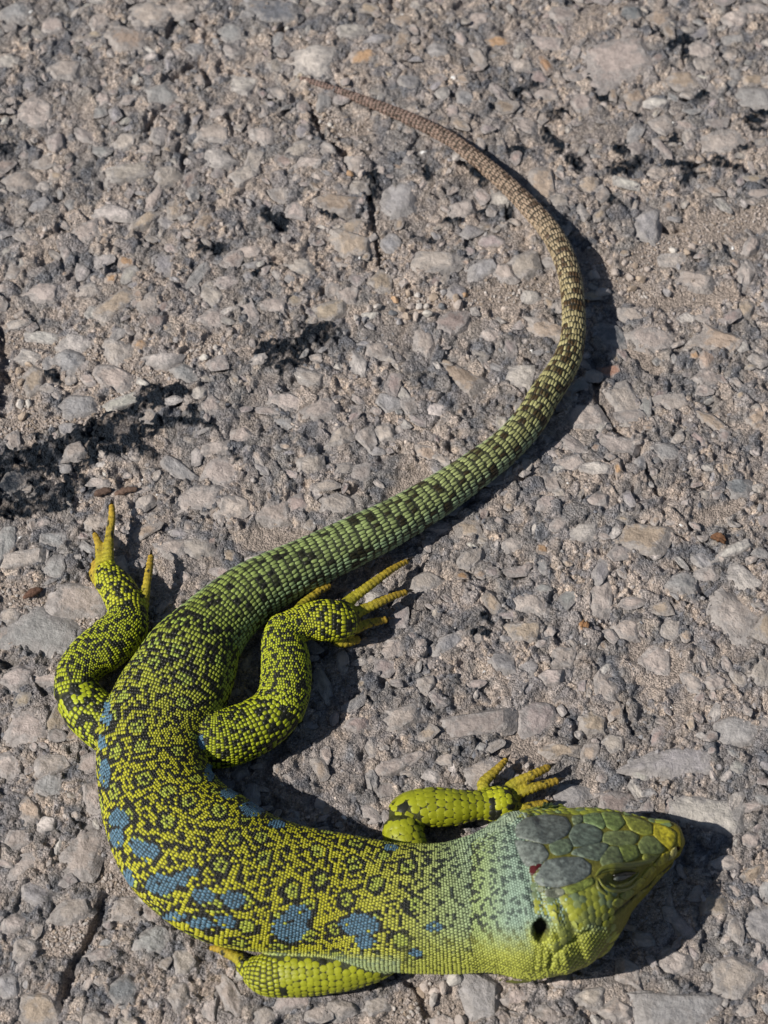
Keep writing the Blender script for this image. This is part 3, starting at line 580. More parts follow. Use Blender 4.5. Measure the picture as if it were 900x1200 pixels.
head_keys = [
 (600, 1050, 78, .72, -1, 18, .2, 6.5, 6), (627, 1044, 87, .74, -1, 20, .45, 7.5, 7), (652, 1033, 82, .72, -1, 21, .65, 8, 7.5), (678, 1021, 71, .73, -2, 21, .8, 8.5, 8), (708, 1008, 57, .77, -5, 20, .85, 9, 9),
 (741, 998, 43, .82, -10, 18, .8, 9, 9), (766, 991, 31, .88, -17, 16, .6, 9, 9), (784, 986, 24, .95, -23, 14, .4, 8, 8), (796, 986, 17, .95, -29, 12, .2, 7, 7)]
def leg(pts, sl=3.3, sw=3.0):
    out = []
    for p in pts:
        a = list(p); out.append((a[0], a[1], a[2], .88, a[3], 0, 0, (a[4] if len(a) > 4 else sl), (a[5] if len(a) > 5 else sw)))
    return out
tubes = []
def T(name, keys, n=28, step=2.0): t = Tube(keys, step, n, name=name); tubes.append(t); return t
trunk = T('trunk', body_keys, 64, 2.5)
head = T('head', head_keys, 64, 2.0)
# hind leg on the left of the picture
T('leg_hl', leg([(178, 866, 30, 38), (140, 856, 33, 34), (108, 836, 30, 30, 6, 5.5), (90, 814, 27, 28, 7, 6)]))
T('leg_hl', leg([(90, 816, 26, 30, 6, 5), (90, 792, 25, 32), (104, 772, 27, 31), (124, 757, 29, 30), (144, 738, 28, 28), (150, 722, 24, 26)]))
T('foot', leg([(150, 732, 25, 26), (148, 712, 22, 24, 5, 5), (140, 694, 21, 20, 5, 5), (130, 678, 18, 16, 5, 5), (124, 664, 10, 12, 5, 5)]))
# hind leg on the right
T('leg_hr', leg([(216, 862, 30, 40), (255, 866, 34, 38), (290, 856, 33, 34, 5.5, 5), (318, 838, 31, 32, 6, 5.5), (332, 816, 29, 32)]))
T('leg_hr', leg([(326, 838, 28, 33), (334, 808, 30, 35), (335, 778, 29, 37), (332, 750, 25, 38), (338, 730, 21, 38)]))
T('foot', leg([(332, 742, 22, 38), (356, 730, 21, 38), (378, 727, 24, 36, 4.6, 4.4), (398, 727, 23, 32, 5, 4.8), (411, 725, 17, 28, 5, 5)]))
# front leg above the neck
T('leg_fl', leg([(496, 1022, 22, 26, 8, 8), (482, 1000, 22, 26, 8, 8), (474, 982, 24, 27, 9, 8.5), (470, 964, 22, 27, 9, 8.5)]))
T('leg_fl', leg([(468, 960, 20, 25, 10, 9), (482, 951, 23, 26, 10, 9), (507, 946, 23, 26, 10, 8), (532, 946, 21, 24, 9, 8), (556, 944, 17, 21, 8, 7), (572, 943, 17, 18, 8, 7)]))
T('foot', leg([(566, 944, 16, 19, 7, 7), (582, 943, 21, 16, 7, 6.5), (595, 942, 20, 14, 6.5, 6)]))
# front leg below the belly
T('leg_fr', leg([(462, 1112, 20, 26, 5, 5), (440, 1125, 24, 24, 7, 6.5), (405, 1132, 28, 24, 8, 7), (365, 1136, 30, 24, 7.5, 6.6), (338, 1139, 29, 23, 6.5, 6), (312, 1141, 25, 20, 5.5, 5), (292, 1137, 15, 15, 5, 4.5)]))
T('foot', leg([(302, 1140, 16, 15, 7, 6), (288, 1132, 12, 13, 6, 6), (282, 1128, 8, 11, 5, 5)]))
toes = [  # px, py, r, z ; last point carries the claw
 [(128, 676, 9, 16), (127, 655, 7.5, 15), (128, 630, 5.8, 17), (131, 608, 5, 17), (131, 592, 4, 14)],
 [(120, 674, 8, 14), (117, 650, 6, 13), (115, 636, 5, 15), (111, 626, 4, 12)],
 [(120, 684, 8, 12), (113, 668, 5.5, 9), (110, 659, 4.2, 8)],
 [(122, 690, 8, 12), (110, 676, 5, 6), (107, 668, 4, 5)],
 [(162, 722, 11, 24), (168, 704, 7.5, 24), (172, 684, 5.6, 26), (175, 665, 5, 25), (177, 651, 4, 20)],
 [(350, 722, 10, 36), (352, 711, 6.5, 32), (366, 699, 5.4, 26), (386, 686, 4.2, 18)],
 [(398, 716, 10, 30), (412, 702, 7.5, 28), (436, 684, 6, 27), (458, 668, 4.8, 22), (478, 657, 3.6, 14)],
 [(402, 726, 10, 28), (420, 717, 7.5, 24), (442, 707, 6, 22), (460, 699, 5, 18), (476, 694, 4.2, 12)],
 [(396, 736, 10, 24), (412, 738, 7.5, 20), (430, 731, 6, 17), (453, 726, 4.6, 10)],
 [(386, 740, 10, 20), (400, 752, 7.5, 12), (421, 749, 5.5, 7)],
 [(576, 938, 9, 17), (566, 920, 8, 15), (578, 906, 6.2, 14), (587, 897, 5, 13), (593, 890, 4, 10)],
 [(588, 936, 9, 16), (600, 920, 7, 17), (622, 909, 6.2, 19), (643, 899, 5, 13)],
 [(592, 941, 9, 15), (602, 933, 7, 16), (626, 923, 6.2, 17), (653, 915, 5, 11)],
 [(590, 949, 9, 13), (606, 949, 6.8, 14), (622, 945, 6, 13), (642, 941, 5.2, 9)],
 [(582, 954, 9, 11), (592, 961, 6, 9), (603, 962, 4.5, 7)],
 [(290, 1134, 9, 12), (279, 1124, 7, 11), (266, 1117, 6, 9), (256, 1112, 5, 7), (247, 1111, 4.2, 5)],
 [(286, 1126, 8, 10), (276, 1119, 5.5, 7), (262, 1113, 4.4, 4)],
]
toetubes = [T('toe', leg([(a, b, r * (.94 if k else 1), z) for k, (a, b, r, z) in enumerate(t)], 4.0, 3.8), 14, 1.6) for t in toes]

Vs, Qs, Ts = [], [], []; off = 0
for t in tubes:
    v, q, tr_ = t.mesh(); Vs.append(v); Qs.append(q + off); Ts.append(tr_ + off); off += len(v)
# brow ridges and muscle of the jaw join the same skin
raw = mesh_np('raw', np.concatenate(Vs), [np.concatenate(Qs), np.concatenate(Ts)])
bm = bmesh.new(); bm.from_mesh(raw.data); bmesh.ops.recalc_face_normals(bm, faces=bm.faces); bm.to_mesh(raw.data); bm.free()
md = raw.modifiers.new('r', 'REMESH'); md.mode = 'VOXEL'; md.voxel_size = .0004; md.adaptivity = 0
dg = bpy.context.evaluated_depsgraph_get(); me = raw.evaluated_get(dg).to_mesh()
nv = len(me.vertices); V = np.empty(nv * 3); me.vertices.foreach_get('co', V); V = V.reshape(-1, 3)
nf = len(me.polygons); lt = np.empty(nf, int); me.polygons.foreach_get('loop_total', lt); li = np.empty(len(me.loops), int); me.loops.foreach_get('vertex_index', li)
ne = len(me.edges); E = np.empty(ne * 2, int); me.edges.foreach_get('vertices', E); E = E.reshape(-1, 2)
assert (lt == 4).all(); BF = li.reshape(-1, 4)
raw.evaluated_get(dg).to_mesh_clear(); bpy.data.objects.remove(raw)
def lap(V, it, f=.5):
    deg = np.bincount(E.ravel(), minlength=len(V))[:, None]
    for _ in range(it):
        A = np.zeros_like(V)
        for k in range(3):
            A[:, k] = np.bincount(E[:, 0], V[E[:, 1], k], len(V)) + np.bincount(E[:, 1], V[E[:, 0], k], len(V))
        V = V + (A / deg - V) * f
    return V
V = lap(V, 4)
def normals(V):
    a = V[BF[:, 2]] - V[BF[:, 0]]; b = V[BF[:, 3]] - V[BF[:, 1]]; n_ = np.cross(a, b); N_ = np.zeros_like(V)
    for j in range(4):
        for k in range(3): N_[:, k] += np.bincount(BF[:, j], n_[:, k], len(V))
    return N_ / (np.linalg.norm(N_, axis=1)[:, None] + 1e-12)
NV = normals(V)
if (NV[np.argmax(V[:, 2])][2] < 0): BF = BF[:, ::-1]; NV = -NV
Z1 = lambda x, y: (560 + x / 2.8125, 920 + y / 2.8125)
PV = proj(V); tocam = CAM - V; face = (NV * tocam).sum(1) > 0
def dent(V, px, py, rx, ry, ang, depth, lo=.0, hi=1.):
    t = math.radians(ang); dx = PV[:, 0] - px; dy = PV[:, 1] - py
    d = np.hypot((dx * math.cos(t) - dy * math.sin(t)) / rx, (dx * math.sin(t) + dy * math.cos(t)) / ry)
    m = (1 - sstep(lo, hi, d)) * face * (V[:, 2] > .003)
    return V - NV * m[:, None] * depth, m
EAR = Z1(208, 478)
V, m_ear = dent(V, EAR[0], EAR[1], 12.5, 17, -8, .0050, .60, .95)
V, _ = dent(V, EAR[0] + 13, EAR[1] + 12, 9, 20, 20, -.0008, .2, 1)       # fold of skin behind and below the ear
V, m_nos = dent(V, *Z1(662, 211), 4.2, 3.6, 0, .0012, .3, 1)
V, _ = dent(V, *Z1(470, 306), 26, 11, 12, .0009, .3, 1)                    # eye socket
V, _ = dent(V, *Z1(455, 262), 34, 7, 8, -.0007, .2, 1)                     # brow
def groove(V, pts, w, depth):
    d = seg_dist(PV[:, 0], PV[:, 1], [Z1(*p) for p in pts]); m = (1 - sstep(.2 * w, w, d)) * face
    return V - NV * m[:, None] * depth, m
V, m_mouth = groove(V, [(668, 240), (610, 290), (560, 338), (510, 376), (470, 408), (430, 440), (400, 462)], 2.4, .0005)
V, _ = groove(V, [(100, 120), (130, 200), (160, 290), (180, 380), (185, 430)], 6, .0003)   # crease where head meets neck
for g_ in ([(196, 532), (186, 612)], [(216, 538), (212, 610)], [(238, 542), (242, 606)], [(262, 540), (272, 598)], [(286, 530), (304, 584)]): V, _ = groove(V, g_, 3.2, .00028)
V, _ = groove(V, [(370, 480), (300, 520), (250, 560), (235, 600)], 5, .0006)
tc_ = np.concatenate([t.C for t in toetubes]); tr2 = np.concatenate([t.w for t in toetubes]); ta2 = np.concatenate([t.arc for t in toetubes]); tf2 = np.concatenate([np.arange(len(t.C)) / len(t.C) for t in toetubes])
tk = KDTree(len(tc_))
for i, p in enumerate(tc_): tk.insert(p, i)
tk.balance(); toe_f = np.full(len(V), -1.); toe_n = np.zeros(len(V))
for i in np.where((PV[:, 1] < 760) | (PV[:, 1] > 870))[0]:
    _, q, d_ = tk.find(V[i])
    if d_ < tr2[q] * 1.18 + .0002 and tf2[q] > .12: toe_f[i] = tf2[q]; toe_n[i] = ta2[q]
ring = np.sin(toe_n / PX * 2 * math.pi / 5.2); isT = toe_f > 0
V = V + NV * (np.where(isT, np.where(ring > -.35, .00007, -.00008), 0) * sstep(.1, .3, toe_f))[:, None]
bvh = BVHTree.FromPolygons([tuple(p) for p in V], BF.tolist())
NV = normals(V)

LZ = bpy.data.objects.new('lizard', None); COL.objects.link(LZ); LZ.empty_display_size = .02
LZ['label'] = 'ocellated green lizard with yellow and black scales curled on asphalt'; LZ['category'] = 'lizard'

# colour of the skin along the body (light scale colour, dark scale colour, share of dark)
zones = np.array([(350, 91, .24, .16, .135, .11, .07, .055, .22), (490, 144, .25, .17, .135, .10, .065, .05, .26), (624, 247, .34, .25, .175, .11, .07, .045, .32), (672, 370, .39, .33, .17, .075, .045, .018, .42),
 (619, 495, .34, .34, .14, .05, .033, .014, .40), (537, 565, .29, .33, .13, .04, .03, .012, .32), (430, 617, .26, .325, .12, .026, .024, .010, .29), (318, 681, .25, .32, .10, .016, .016, .010, .30),
 (241, 745, .26, .32, .05, .014, .014, .010, .33), (190, 835, .36, .38, .03, .010, .010, .008, .42), (184, 910, .46, .45, .018, .010, .010, .008, .46), (400, 1050, .48, .46, .02, .010, .010, .008, .45),
 (470, 1062, .45, .46, .06, .012, .014, .010, .43), (520, 1064, .36, .44, .17, .022, .03, .024, .37), (565, 1058, .31, .41, .25, .07, .10, .075, .25), (640, 1042, .31, .37, .27, .07, .10, .08, .20)])
zi = np.array([np.argmin(np.hypot(trunk.K[:, 0] - z[0], trunk.K[:, 1] - z[1])) for z in zones])
blue = [(123, 906, 7, 17), (125, 842, 7, 7), (124, 828, 6, 6), (139, 960, 11, 13), (172, 998, 15, 11), (160, 990, 9, 8), (137, 982, 8, 12), (188, 1036, 19, 12), (212, 1030, 10, 8), (226, 1021, 8, 5), (240, 1050, 15, 9), (274, 1054, 14, 10), (263, 1080, 14, 8),
        (234, 1082, 15, 6), (205, 1074, 14, 5), (340, 1088, 21, 16), (350, 1070, 16, 10), (422, 1084, 24, 13), (428, 1104, 12, 7), (488, 1117, 8, 5), (150, 1030, 6, 12), (246, 905, 6, 10), (268, 930, 10, 6), (296, 948, 14, 9),
        (325, 966, 10, 5), (509, 1086, 9, 6), (238, 870, 6, 9), (120, 870, 5, 9), (458, 993, 8, 4)]
ros = []
for i in range(14, len(trunk.C)):
    pass
arcs = trunk.arc / PX
for sa in np.arange(0, arcs[-1], 32):
    for a in np.arange(-112, 121, 32):
        ros.append((sa + rng.uniform(-7, 7), a + (16 if int(sa / 32) % 2 else 0) + rng.uniform(-7, 7)))
ros = np.array(ros); ros_on = rng.random(len(ros)) < .85
PAT = {}
def pattern(pos):
    """fine net pattern: every scale gets a number smoothed over its neighbours, minus the wider mean"""
    n_ = len(pos); k = KDTree(n_)
    for i, p in enumerate(pos): k.insert(p, i)
    k.balance(); v = rng.random(n_); nb_ = np.zeros((n_, 26), int)
    for i, p in enumerate(pos):
        r_ = [q[1] for q in k.find_n(p, 26)]; nb_[i, :len(r_)] = r_; nb_[i, len(r_):] = i
    a = v[nb_[:, :4]].mean(1) - v[nb_[:, :16]].mean(1) * .9
    return np.argsort(np.argsort(a)) / n_, nb_
def trunk_color(i, sa, ar, px, py):
    """i station, sa arc along, ar arc around (px units), px/py where it lies"""
    z = [np.interp(i, zi, zones[:, k]) for k in range(2, 9)]
    light = np.stack(z[:3], -1); dark = np.stack(z[3:6], -1); fr = z[6]
    tail = i < zi[8]
    u_, v_ = sa * .8 + ar * .6, -sa * .6 + ar * .8
    n1 = vnoise(sa, ar, 7.2, 5) * .38 + vnoise(u_, v_, 6.4, 6) * .38 + vnoise(sa, ar, 3.4, 7) * .24
    n2 = vnoise(sa, ar * .7, 13, 8) * .32 + vnoise(sa, ar, 5, 9) * .33 + rng.random(len(sa)) * .35            # tail: cross bands
    rk, nb_ = pattern(PAT['pos'])
    fr = fr * np.where(tail, 1, 1 - .45 * sstep(1030, 1100, py + (px - 250) * .12))
    isd = np.where(tail, rk * .5 + n2 * .5 < .20 + .60 * fr, rk * .88 + n1 * .12 < fr - .03)
    d = np.full(len(sa), 1e9)
    for (a, b) in ros[ros_on]: d = np.minimum(d, np.hypot((sa - a), (ar - b)))
    r_on = (i > zi[8] - 4) & (i < zi[12] + 10); j = rng.uniform(-.7, .7, len(sa)) + (vnoise(sa, ar, 7, 61) - .5) * 4.5; q = d + j; rr_ = rng.random(len(sa))
    isd = np.where(r_on & (q < 14.2) & (q > 11.4), isd & (rr_ < .25), isd)
    isd = np.where(r_on & (q <= 11.4) & (q > 7.2), rr_ < .93, isd)
    isd = np.where(r_on & (q <= 7.2) & (q > 2.6), rr_ < .05, isd)
    isd = np.where(r_on & (q <= 2.6), rr_ < .8, isd)
    green = np.where((r_on & (d < 7.2))[:, None], np.array((.30, .42, .08)), light)
    light = light * .5 + green * .5
    # pale turquoise flecks low on the tail and the neck
    flank = sstep(.45, .9, np.abs(ar) / (np.interp(i, np.arange(len(trunk.w)), trunk.w) / PX * 1.3 + 1e-6))
    tq = (tail & (i > zi[4])) * flank * .55
    light = light * (1 - tq[:, None]) + np.array((.24, .36, .24)) * tq[:, None]
    lv = light * rng.uniform(.82, 1.18, (len(sa), 1))
    th_ = .19 + .56 * fr; soft = 1 - sstep(th_ - .07, th_ + .07, rk * .42 + n2 * .58); soft = np.where(i < zi[10], np.where(tail, soft, isd), isd)[:, None]
    col = lv * (1 - soft) + dark * soft
    # yellow lower neck and pale belly edge
    yl = sstep(1082, 1128, py) * sstep(455, 500, px) * (i > zi[11])
    col = col * (1 - yl[:, None]) + np.where(rng.random(len(sa)) < .92, 1, .4)[:, None] * np.array((.42, .45, .07)) * yl[:, None]
    be = sstep(0, 1, ((py - (1108 + (px - 300) * .04)) / 16)) * (px > 215) * (px < 470)
    col = col * (1 - be[:, None] * .8) + np.array((.34, .43, .22)) * be[:, None] * .8
    for (bx_, by_, rx, ry) in blue:
        dd_ = np.hypot((px - bx_) / rx, (py - by_) / ry) + rng.uniform(-.08, .08, len(px))
        m = (dd_ < 1) & (rng.random(len(px)) < .95); col[m] = np.array((.095, .195, .275)) * rng.uniform(.75, 1.25, (m.sum(), 1))
        m = (dd_ >= 1) & (dd_ < 1.25) & (rng.random(len(px)) < .5); col[m] = np.array((.015, .015, .012))
    return col
def leg_color(name, i, m, sa, ar, px, py, up):
    n1 = pattern(PAT['pos'])[0] * .82 + vnoise(sa, ar, 9, 16) * .18
    yel = np.array((.42, .44, .02)); grn = np.array((.34, .44, .03))
    if name == 'foot': fr = .30; light = np.tile((.42, .44, .02), (len(sa), 1))
    elif name == 'toe':
        fr = .16; t = np.clip(i / m, 0, 1)[:, None]; light = np.array((.42, .42, .02)) * (1 - t) + np.array((.52, .33, .035)) * t
    elif name == 'leg_fl': fr = .035; light = np.tile((.30, .32, .015), (len(sa), 1))
    elif name == 'leg_fr': fr = .10; light = np.tile((.33, .35, .02), (len(sa), 1))
    else: fr = .37; light = np.tile((.38, .43, .018), (len(sa), 1))
    isd = n1 < fr
    if name in ('leg_hl', 'leg_hr', 'knee', 'foot'): isd &= up > -.1
    col = np.where(isd[:, None], np.array((.016, .018, .01)), light * rng.uniform(.85, 1.15, (len(sa), 1)))
    return col
# where plates cover the head (traced on the picture, laid on the skin itself)
plates = [
 ([(125, 135), (160, 108), (230, 99), (290, 106), (308, 138), (292, 166), (244, 192), (216, 192), (165, 180), (127, 172)], (.155, .185, .16)),
 ([(228, 248), (280, 240), (340, 238), (374, 265), (370, 295), (330, 320), (262, 337), (205, 332), (185, 312), (205, 280), (218, 258)], (.15, .18, .16)),
 ([(120, 182), (165, 187), (212, 198), (234, 228), (226, 246), (186, 264), (160, 268), (140, 235)], (.16, .19, .165)),
 ([(235, 197), (272, 183), (296, 176), (312, 205), (300, 224), (262, 232), (242, 222)], (.16, .22, .13)),
 ([(300, 168), (318, 133), (350, 128), (384, 136), (411, 157), (405, 187), (355, 200), (316, 202)], (.15, .20, .15)),
 ([(318, 212), (360, 203), (410, 190), (431, 198), (420, 227), (397, 250), (345, 236), (306, 228)], (.16, .21, .15)),
 ([(346, 102), (374, 95), (401, 94), (421, 132), (410, 146), (382, 130), (350, 124)], (.17, .25, .10)),
 ([(406, 92), (440, 90), (464, 95), (486, 125), (456, 152), (426, 138)], (.18, .25, .07)),
 ([(416, 158), (440, 153), (458, 155), (500, 152), (530, 168), (520, 194), (470, 200), (435, 195), (411, 188)], (.19, .24, .09)),
 ([(470, 97), (520, 110), (572, 130), (576, 162), (545, 165), (504, 146), (490, 122)], (.25, .28, .045)),
 ([(582, 126), (625, 140), (652, 158), (650, 185), (632, 212), (602, 188), (580, 166)], (.38, .35, .025)),
 ([(403, 240), (434, 204), (460, 205), (478, 245), (474, 258), (430, 271), (410, 268)], (.18, .23, .10)),
 ([(464, 204), (518, 198), (532, 233), (508, 248), (484, 254)], (.20, .26, .06)),
 ([(528, 196), (546, 170), (578, 170), (616, 208), (602, 226), (538, 226)], (.19, .24, .08)),
 ([(654, 162), (680, 172), (688, 198), (678, 214), (652, 196)], (.36, .34, .04)),
 ([(640, 214), (652, 200), (655, 222), (642, 240), (622, 250)], (.38, .36, .12)),
 ([(270, 342), (330, 325), (374, 302), (384, 325), (345, 345), (300, 362)], (.19, .24, .05)),
 ([(222, 345), (262, 340), (286, 342), (286, 360), (256, 374), (224, 366)], (.15, .17, .12)),
 ([(310, 104), (343, 101), (345, 122), (316, 130)], (.17, .22, .12)),
 ([(195, 340), (216, 336), (218, 352), (200, 352)], (.18, .22, .13)),
 ([(616, 222), (634, 218), (618, 254), (590, 272), (576, 262)], (.34, .31, .03)),
 ([(572, 266), (588, 276), (556, 308), (538, 300)], (.31, .29, .03)), ([(534, 304), (552, 312), (520, 346), (500, 338)], (.29, .28, .03)),
 ([(496, 342), (516, 350), (488, 378), (464, 366)], (.22, .26, .05)), ([(460, 372), (482, 382), (462, 404), (440, 392)], (.25, .28, .045)),
 ([(660, 248), (640, 268), (618, 286), (618, 276), (650, 244)], (.34, .30, .03)),
 ([(612, 292), (588, 316), (566, 338), (566, 328), (604, 288)], (.30, .27, .03)), ([(560, 342), (530, 366), (506, 386), (506, 376), (550, 340)], (.28, .25, .03)),
 ([(545, 228), (600, 230), (568, 258), (545, 258)], (.23, .26, .05)),
]
plates = [([Z1(*p) for p in poly], tuple(np.array(c) * (.95, .90, .92))) for poly, c in plates]
def inpoly(x, y, poly):
    c = np.zeros(len(x), bool); n_ = len(poly)
    for i in range(n_):
        x0, y0 = poly[i]; x1, y1 = poly[(i + 1) % n_]
        c ^= ((y0 > y) != (y1 > y)) & (x < (x1 - x0) * (y - y0) / (y1 - y0 + 1e-12) + x0)
    return c
eyepoly = [Z1(*p) for p in [(385, 285), (420, 265), (480, 262), (545, 258), (600, 232), (560, 262), (540, 300), (500, 336), (440, 350), (400, 335)]]
crown = [Z1(*p) for p in [(112, 128), (160, 100), (250, 94), (340, 94), (470, 88), (580, 122), (684, 160), (690, 215), (610, 232), (540, 262), (430, 275), (385, 300), (385, 330), (290, 368), (215, 380), (188, 330), (150, 270), (112, 190)]]

SC = dict(p=[], n=[], t=[], L=[], W=[], c=[], r=[])
prev = None
def lattice(tube, i_lo, i_hi, colorf, phr=(0, 2 * math.pi), tol=.0016, ridge=0.):
    global prev
    arc = tube.arc; s = arc[i_lo]; row = 0; I, P = [], []; La, Wa = [], []
    while s < arc[i_hi]:
        i = np.interp(s, arc, np.arange(len(arc))); k0 = int(i)
        L = np.interp(i, np.arange(len(arc)), tube.K[:, 7]) * PX; Wd = np.interp(i, np.arange(len(arc)), tube.K[:, 8]) * PX
        ww = np.interp(i, np.arange(len(arc)), tube.w); hh = np.interp(i, np.arange(len(arc)), tube.h)
        circ = math.pi * (3 * (ww + hh) - math.sqrt((3 * ww + hh) * (ww + 3 * hh)))
        n = max(4, int(round(circ / Wd)))
        # equal arc spacing round the ellipse
        q = np.linspace(0, 2 * math.pi, 181); dl = np.hypot(np.diff(ww * np.cos(q)), np.diff(hh * np.sin(q))); cu = np.concatenate([[0], np.cumsum(dl)])
        tgt = (np.arange(n) + (.5 if row % 2 else 0) + rng.uniform(-.13, .13, n)) / n * cu[-1]
        ph = np.interp(tgt % cu[-1], cu, q)
        I.append(np.full(n, i) + rng.uniform(-.09, .09, n) * L / (PX * 2.3)); P.append(ph); La.append(np.full(n, L)); Wa.append(np.full(n, Wd))
        s += L * .93; row += 1
    I = np.clip(np.concatenate(I), 0, len(arc) - 1.001); P = np.concatenate(P); La = np.concatenate(La); Wa = np.concatenate(Wa)
    pts = tube.sec(I, P); k = I.astype(int); tan = tube.T[k]
    e0 = tube.sec(np.clip(I - .5, 0, len(arc) - 1.01), P); e1 = tube.sec(np.clip(I + .5, 0, len(arc) - 1.01), P); c0 = np.linalg.norm(tube.C[np.minimum(k + 1, len(arc) - 1)] - tube.C[k], axis=1)
    La = La * np.clip(np.linalg.norm(e1 - e0, axis=1) / (c0 + 1e-9), .55, 1.75)
    keep = []; pos = []; nor = []
    for q, (p, w_) in enumerate(zip(pts, Wa)):
        loc, nn, _, dist = bvh.find_nearest(Vector(p))
        if loc is None or dist > tol or nn.z < -.35: continue
        if prev is not None and prev.find(loc)[2] < w_ * .62: continue
        keep.append(q); pos.append(loc); nor.append(nn)
    if not keep: return
    keep = np.array(keep); pos = np.array(pos); nor = np.array(nor); I, P, La, Wa, tan = I[keep], P[keep], La[keep], Wa[keep], tan[keep]
    ang = (P - math.pi / 2); ang = (ang + math.pi) % (2 * math.pi) - math.pi
    ar = ang * np.interp(I, np.arange(len(arc)), (tube.w + tube.h) / 2) / PX
    pj = proj(pos); sa = np.interp(I, np.arange(len(arc)), arc) / PX
    PAT['pos'] = pos
    col, ok = colorf(I, sa, ar, pj[:, 0], pj[:, 1], nor[:, 2])
    for key, val in (('p', pos), ('n', nor), ('t', tan), ('L', La), ('W', Wa), ('c', col)): SC[key].append(val[ok])
    SC['r'].append(np.full(ok.sum(), ridge))
def rebuild():
    global prev
    A = np.concatenate(SC['p']); prev = KDTree(len(A))
    for i, p in enumerate(A): prev.insert(p, i)
    prev.balance()
def near_eye_ear(px, py):
    return (np.hypot((px - EAR[0]) / 11, (py - EAR[1]) / 15.5) < 1)
def cf_trunk(i, sa, ar, px, py, up):
    edge = 608 + (py - 965) * .17                        # back edge of the head
    ok = ~((px > 552) & (py > 900))
    return trunk_color(i, sa, ar, px, py), ok
def cf_head(i, sa, ar, px, py, up):
    edge = 612 + (py - 965) * .17
    ok = (px > edge) & ((py < 985) | (py > 1095)) & ~near_eye_ear(px, py) & ~inpoly(px, py, eyepoly) & ~inpoly(px, py, crown)
    for poly, _ in plates: ok &= ~inpoly(px, py, [((x - sum(a for a, b in poly) / len(poly)) * 1.06 + sum(a for a, b in poly) / len(poly), (y - sum(b for a, b in poly) / len(poly)) * 1.06 + sum(b for a, b in poly) / len(poly)) for x, y in poly])
    ok &= ~((px > 724) & (py > 990)) 
    t = sstep(1060, 1110, py)[:, None]; v = rng.random((len(px), 1))
    col = np.where(v < .35, np.array((.20, .27, .11)), np.array((.32, .35, .04))) * (1 - t) + np.array((.40, .40, .04)) * t
    return col * rng.uniform(.85, 1.15, (len(px), 1)), ok
lattice(trunk, 2, len(trunk.C) - 2, cf_trunk)
throat = [(545, 1150), (545, 1085), (600, 1078), (622, 1062), (630, 1112), (655, 1112), (668, 1096), (690, 1082), (720, 1090), (690, 1135), (650, 1150)]
def hexfill(pitch, ratio, ang, box, test, colf, bend=0.):
    """scales in even rows over one region of the head or neck, seated on the skin"""
    c, s_ = math.cos(ang), math.sin(ang); P_, N_, T_, L_, W_, C_ = [], [], [], [], [], []; R_ = 260; row = 0
    x0, y0 = (box[0] + box[2]) / 2, (box[1] + box[3]) / 2; v = -R_
    while v < R_:
        u = -R_ + (pitch * .5 if row % 2 else 0)
        while u < R_:
            uu = u + rng.uniform(-.08, .08) * pitch; vv = v + rng.uniform(-.08, .08) * pitch + bend * u * u
            px = x0 + uu * c - vv * s_; py = y0 + uu * s_ + vv * c; u += pitch
            if not (box[0] < px < box[2] and box[1] < py < box[3]) or not test(px, py): continue
            loc, nn = ray_hit(px, py)
            if loc is None or loc.z < .0015: continue
            if prev is not None and prev.find(loc)[2] < pitch * PX * .55: continue
            loc2, _ = ray_hit(px + s_ * -2, py + c * 2)
            if loc2 is None: continue
            t_ = np.array(loc2 - loc)
            P_.append(np.array(loc)); N_.append(np.array(nn)); T_.append(t_ / (np.linalg.norm(t_) + 1e-9)); L_.append(pitch * ratio * PX); W_.append(pitch * 1.0 * PX); C_.append((px, py))
        v += pitch * ratio * .9; row += 1
    A = np.array(C_); k = len(A); PAT['pos'] = np.array(P_)
    for key, val in (('p', np.array(P_)), ('n', np.array(N_)), ('t', np.array(T_)), ('L', np.array(L_)), ('W', np.array(W_)), ('c', colf(A[:, 0], A[:, 1])), ('r', np.zeros(k))): SC[key].append(val)
    rebuild()
def ray_hit(px, py):
    d = Vector((unproj(px, py, 0.0) - CAM)).normalized(); loc, nn, _, _ = bvh.ray_cast(Vector(CAM), d)
    return loc, nn
def inp(px, py, poly): return bool(inpoly(np.array([px]), np.array([py]), poly)[0])
ALLP = [np.array(p) for p, _ in plates]
def on_plate(px, py):
    return any(inp(px, py, p) for p in ALLP)
def c_neck(px, py):
    n1 = pattern(PAT['pos'])[0] * .8 + vnoise(px, py, 12, 201) * .2
    t = sstep(552, 605, px)[:, None]; lt = np.array((.33, .42, .16)) * (1 - t) + np.array((.28, .385, .29)) * t
    dk = np.array((.035, .045, .03)) * (1 - t) + np.array((.085, .12, .10)) * t
    thr = .34 - .06 * t[:, 0]; isd = n1 < thr; col = np.where(isd[:, None], dk, lt)
    bl = (np.hypot(px - 536, py - 1060) < 9) | (np.hypot(px - 543, py - 1030) < 6); col[bl] = (.2, .36, .33)
    y = sstep(1078, 1128, py)[:, None]; y = np.maximum(y, sstep(606, 630, px)[:, None] * sstep(1072, 1100, py)[:, None])
    yc = np.array((.42, .45, .07)) * np.where(rng.random((len(px), 1)) < .25, .75, 1.0)
    return (col * (1 - y) + yc * y) * rng.uniform(.88, 1.12, (len(px), 1))
def c_cheek(px, py):
    v = rng.random((len(px), 1)); t = sstep(1050, 1075, py)[:, None] * .5
    a = np.where(v < .45, np.array((.17, .22, .11)), np.array((.27, .29, .045))); return (a * (1 - t) + np.array((.38, .39, .04)) * t) * rng.uniform(.88, 1.12, (len(px), 1))
edge_ = lambda py: 604 + (py - 965) * .17
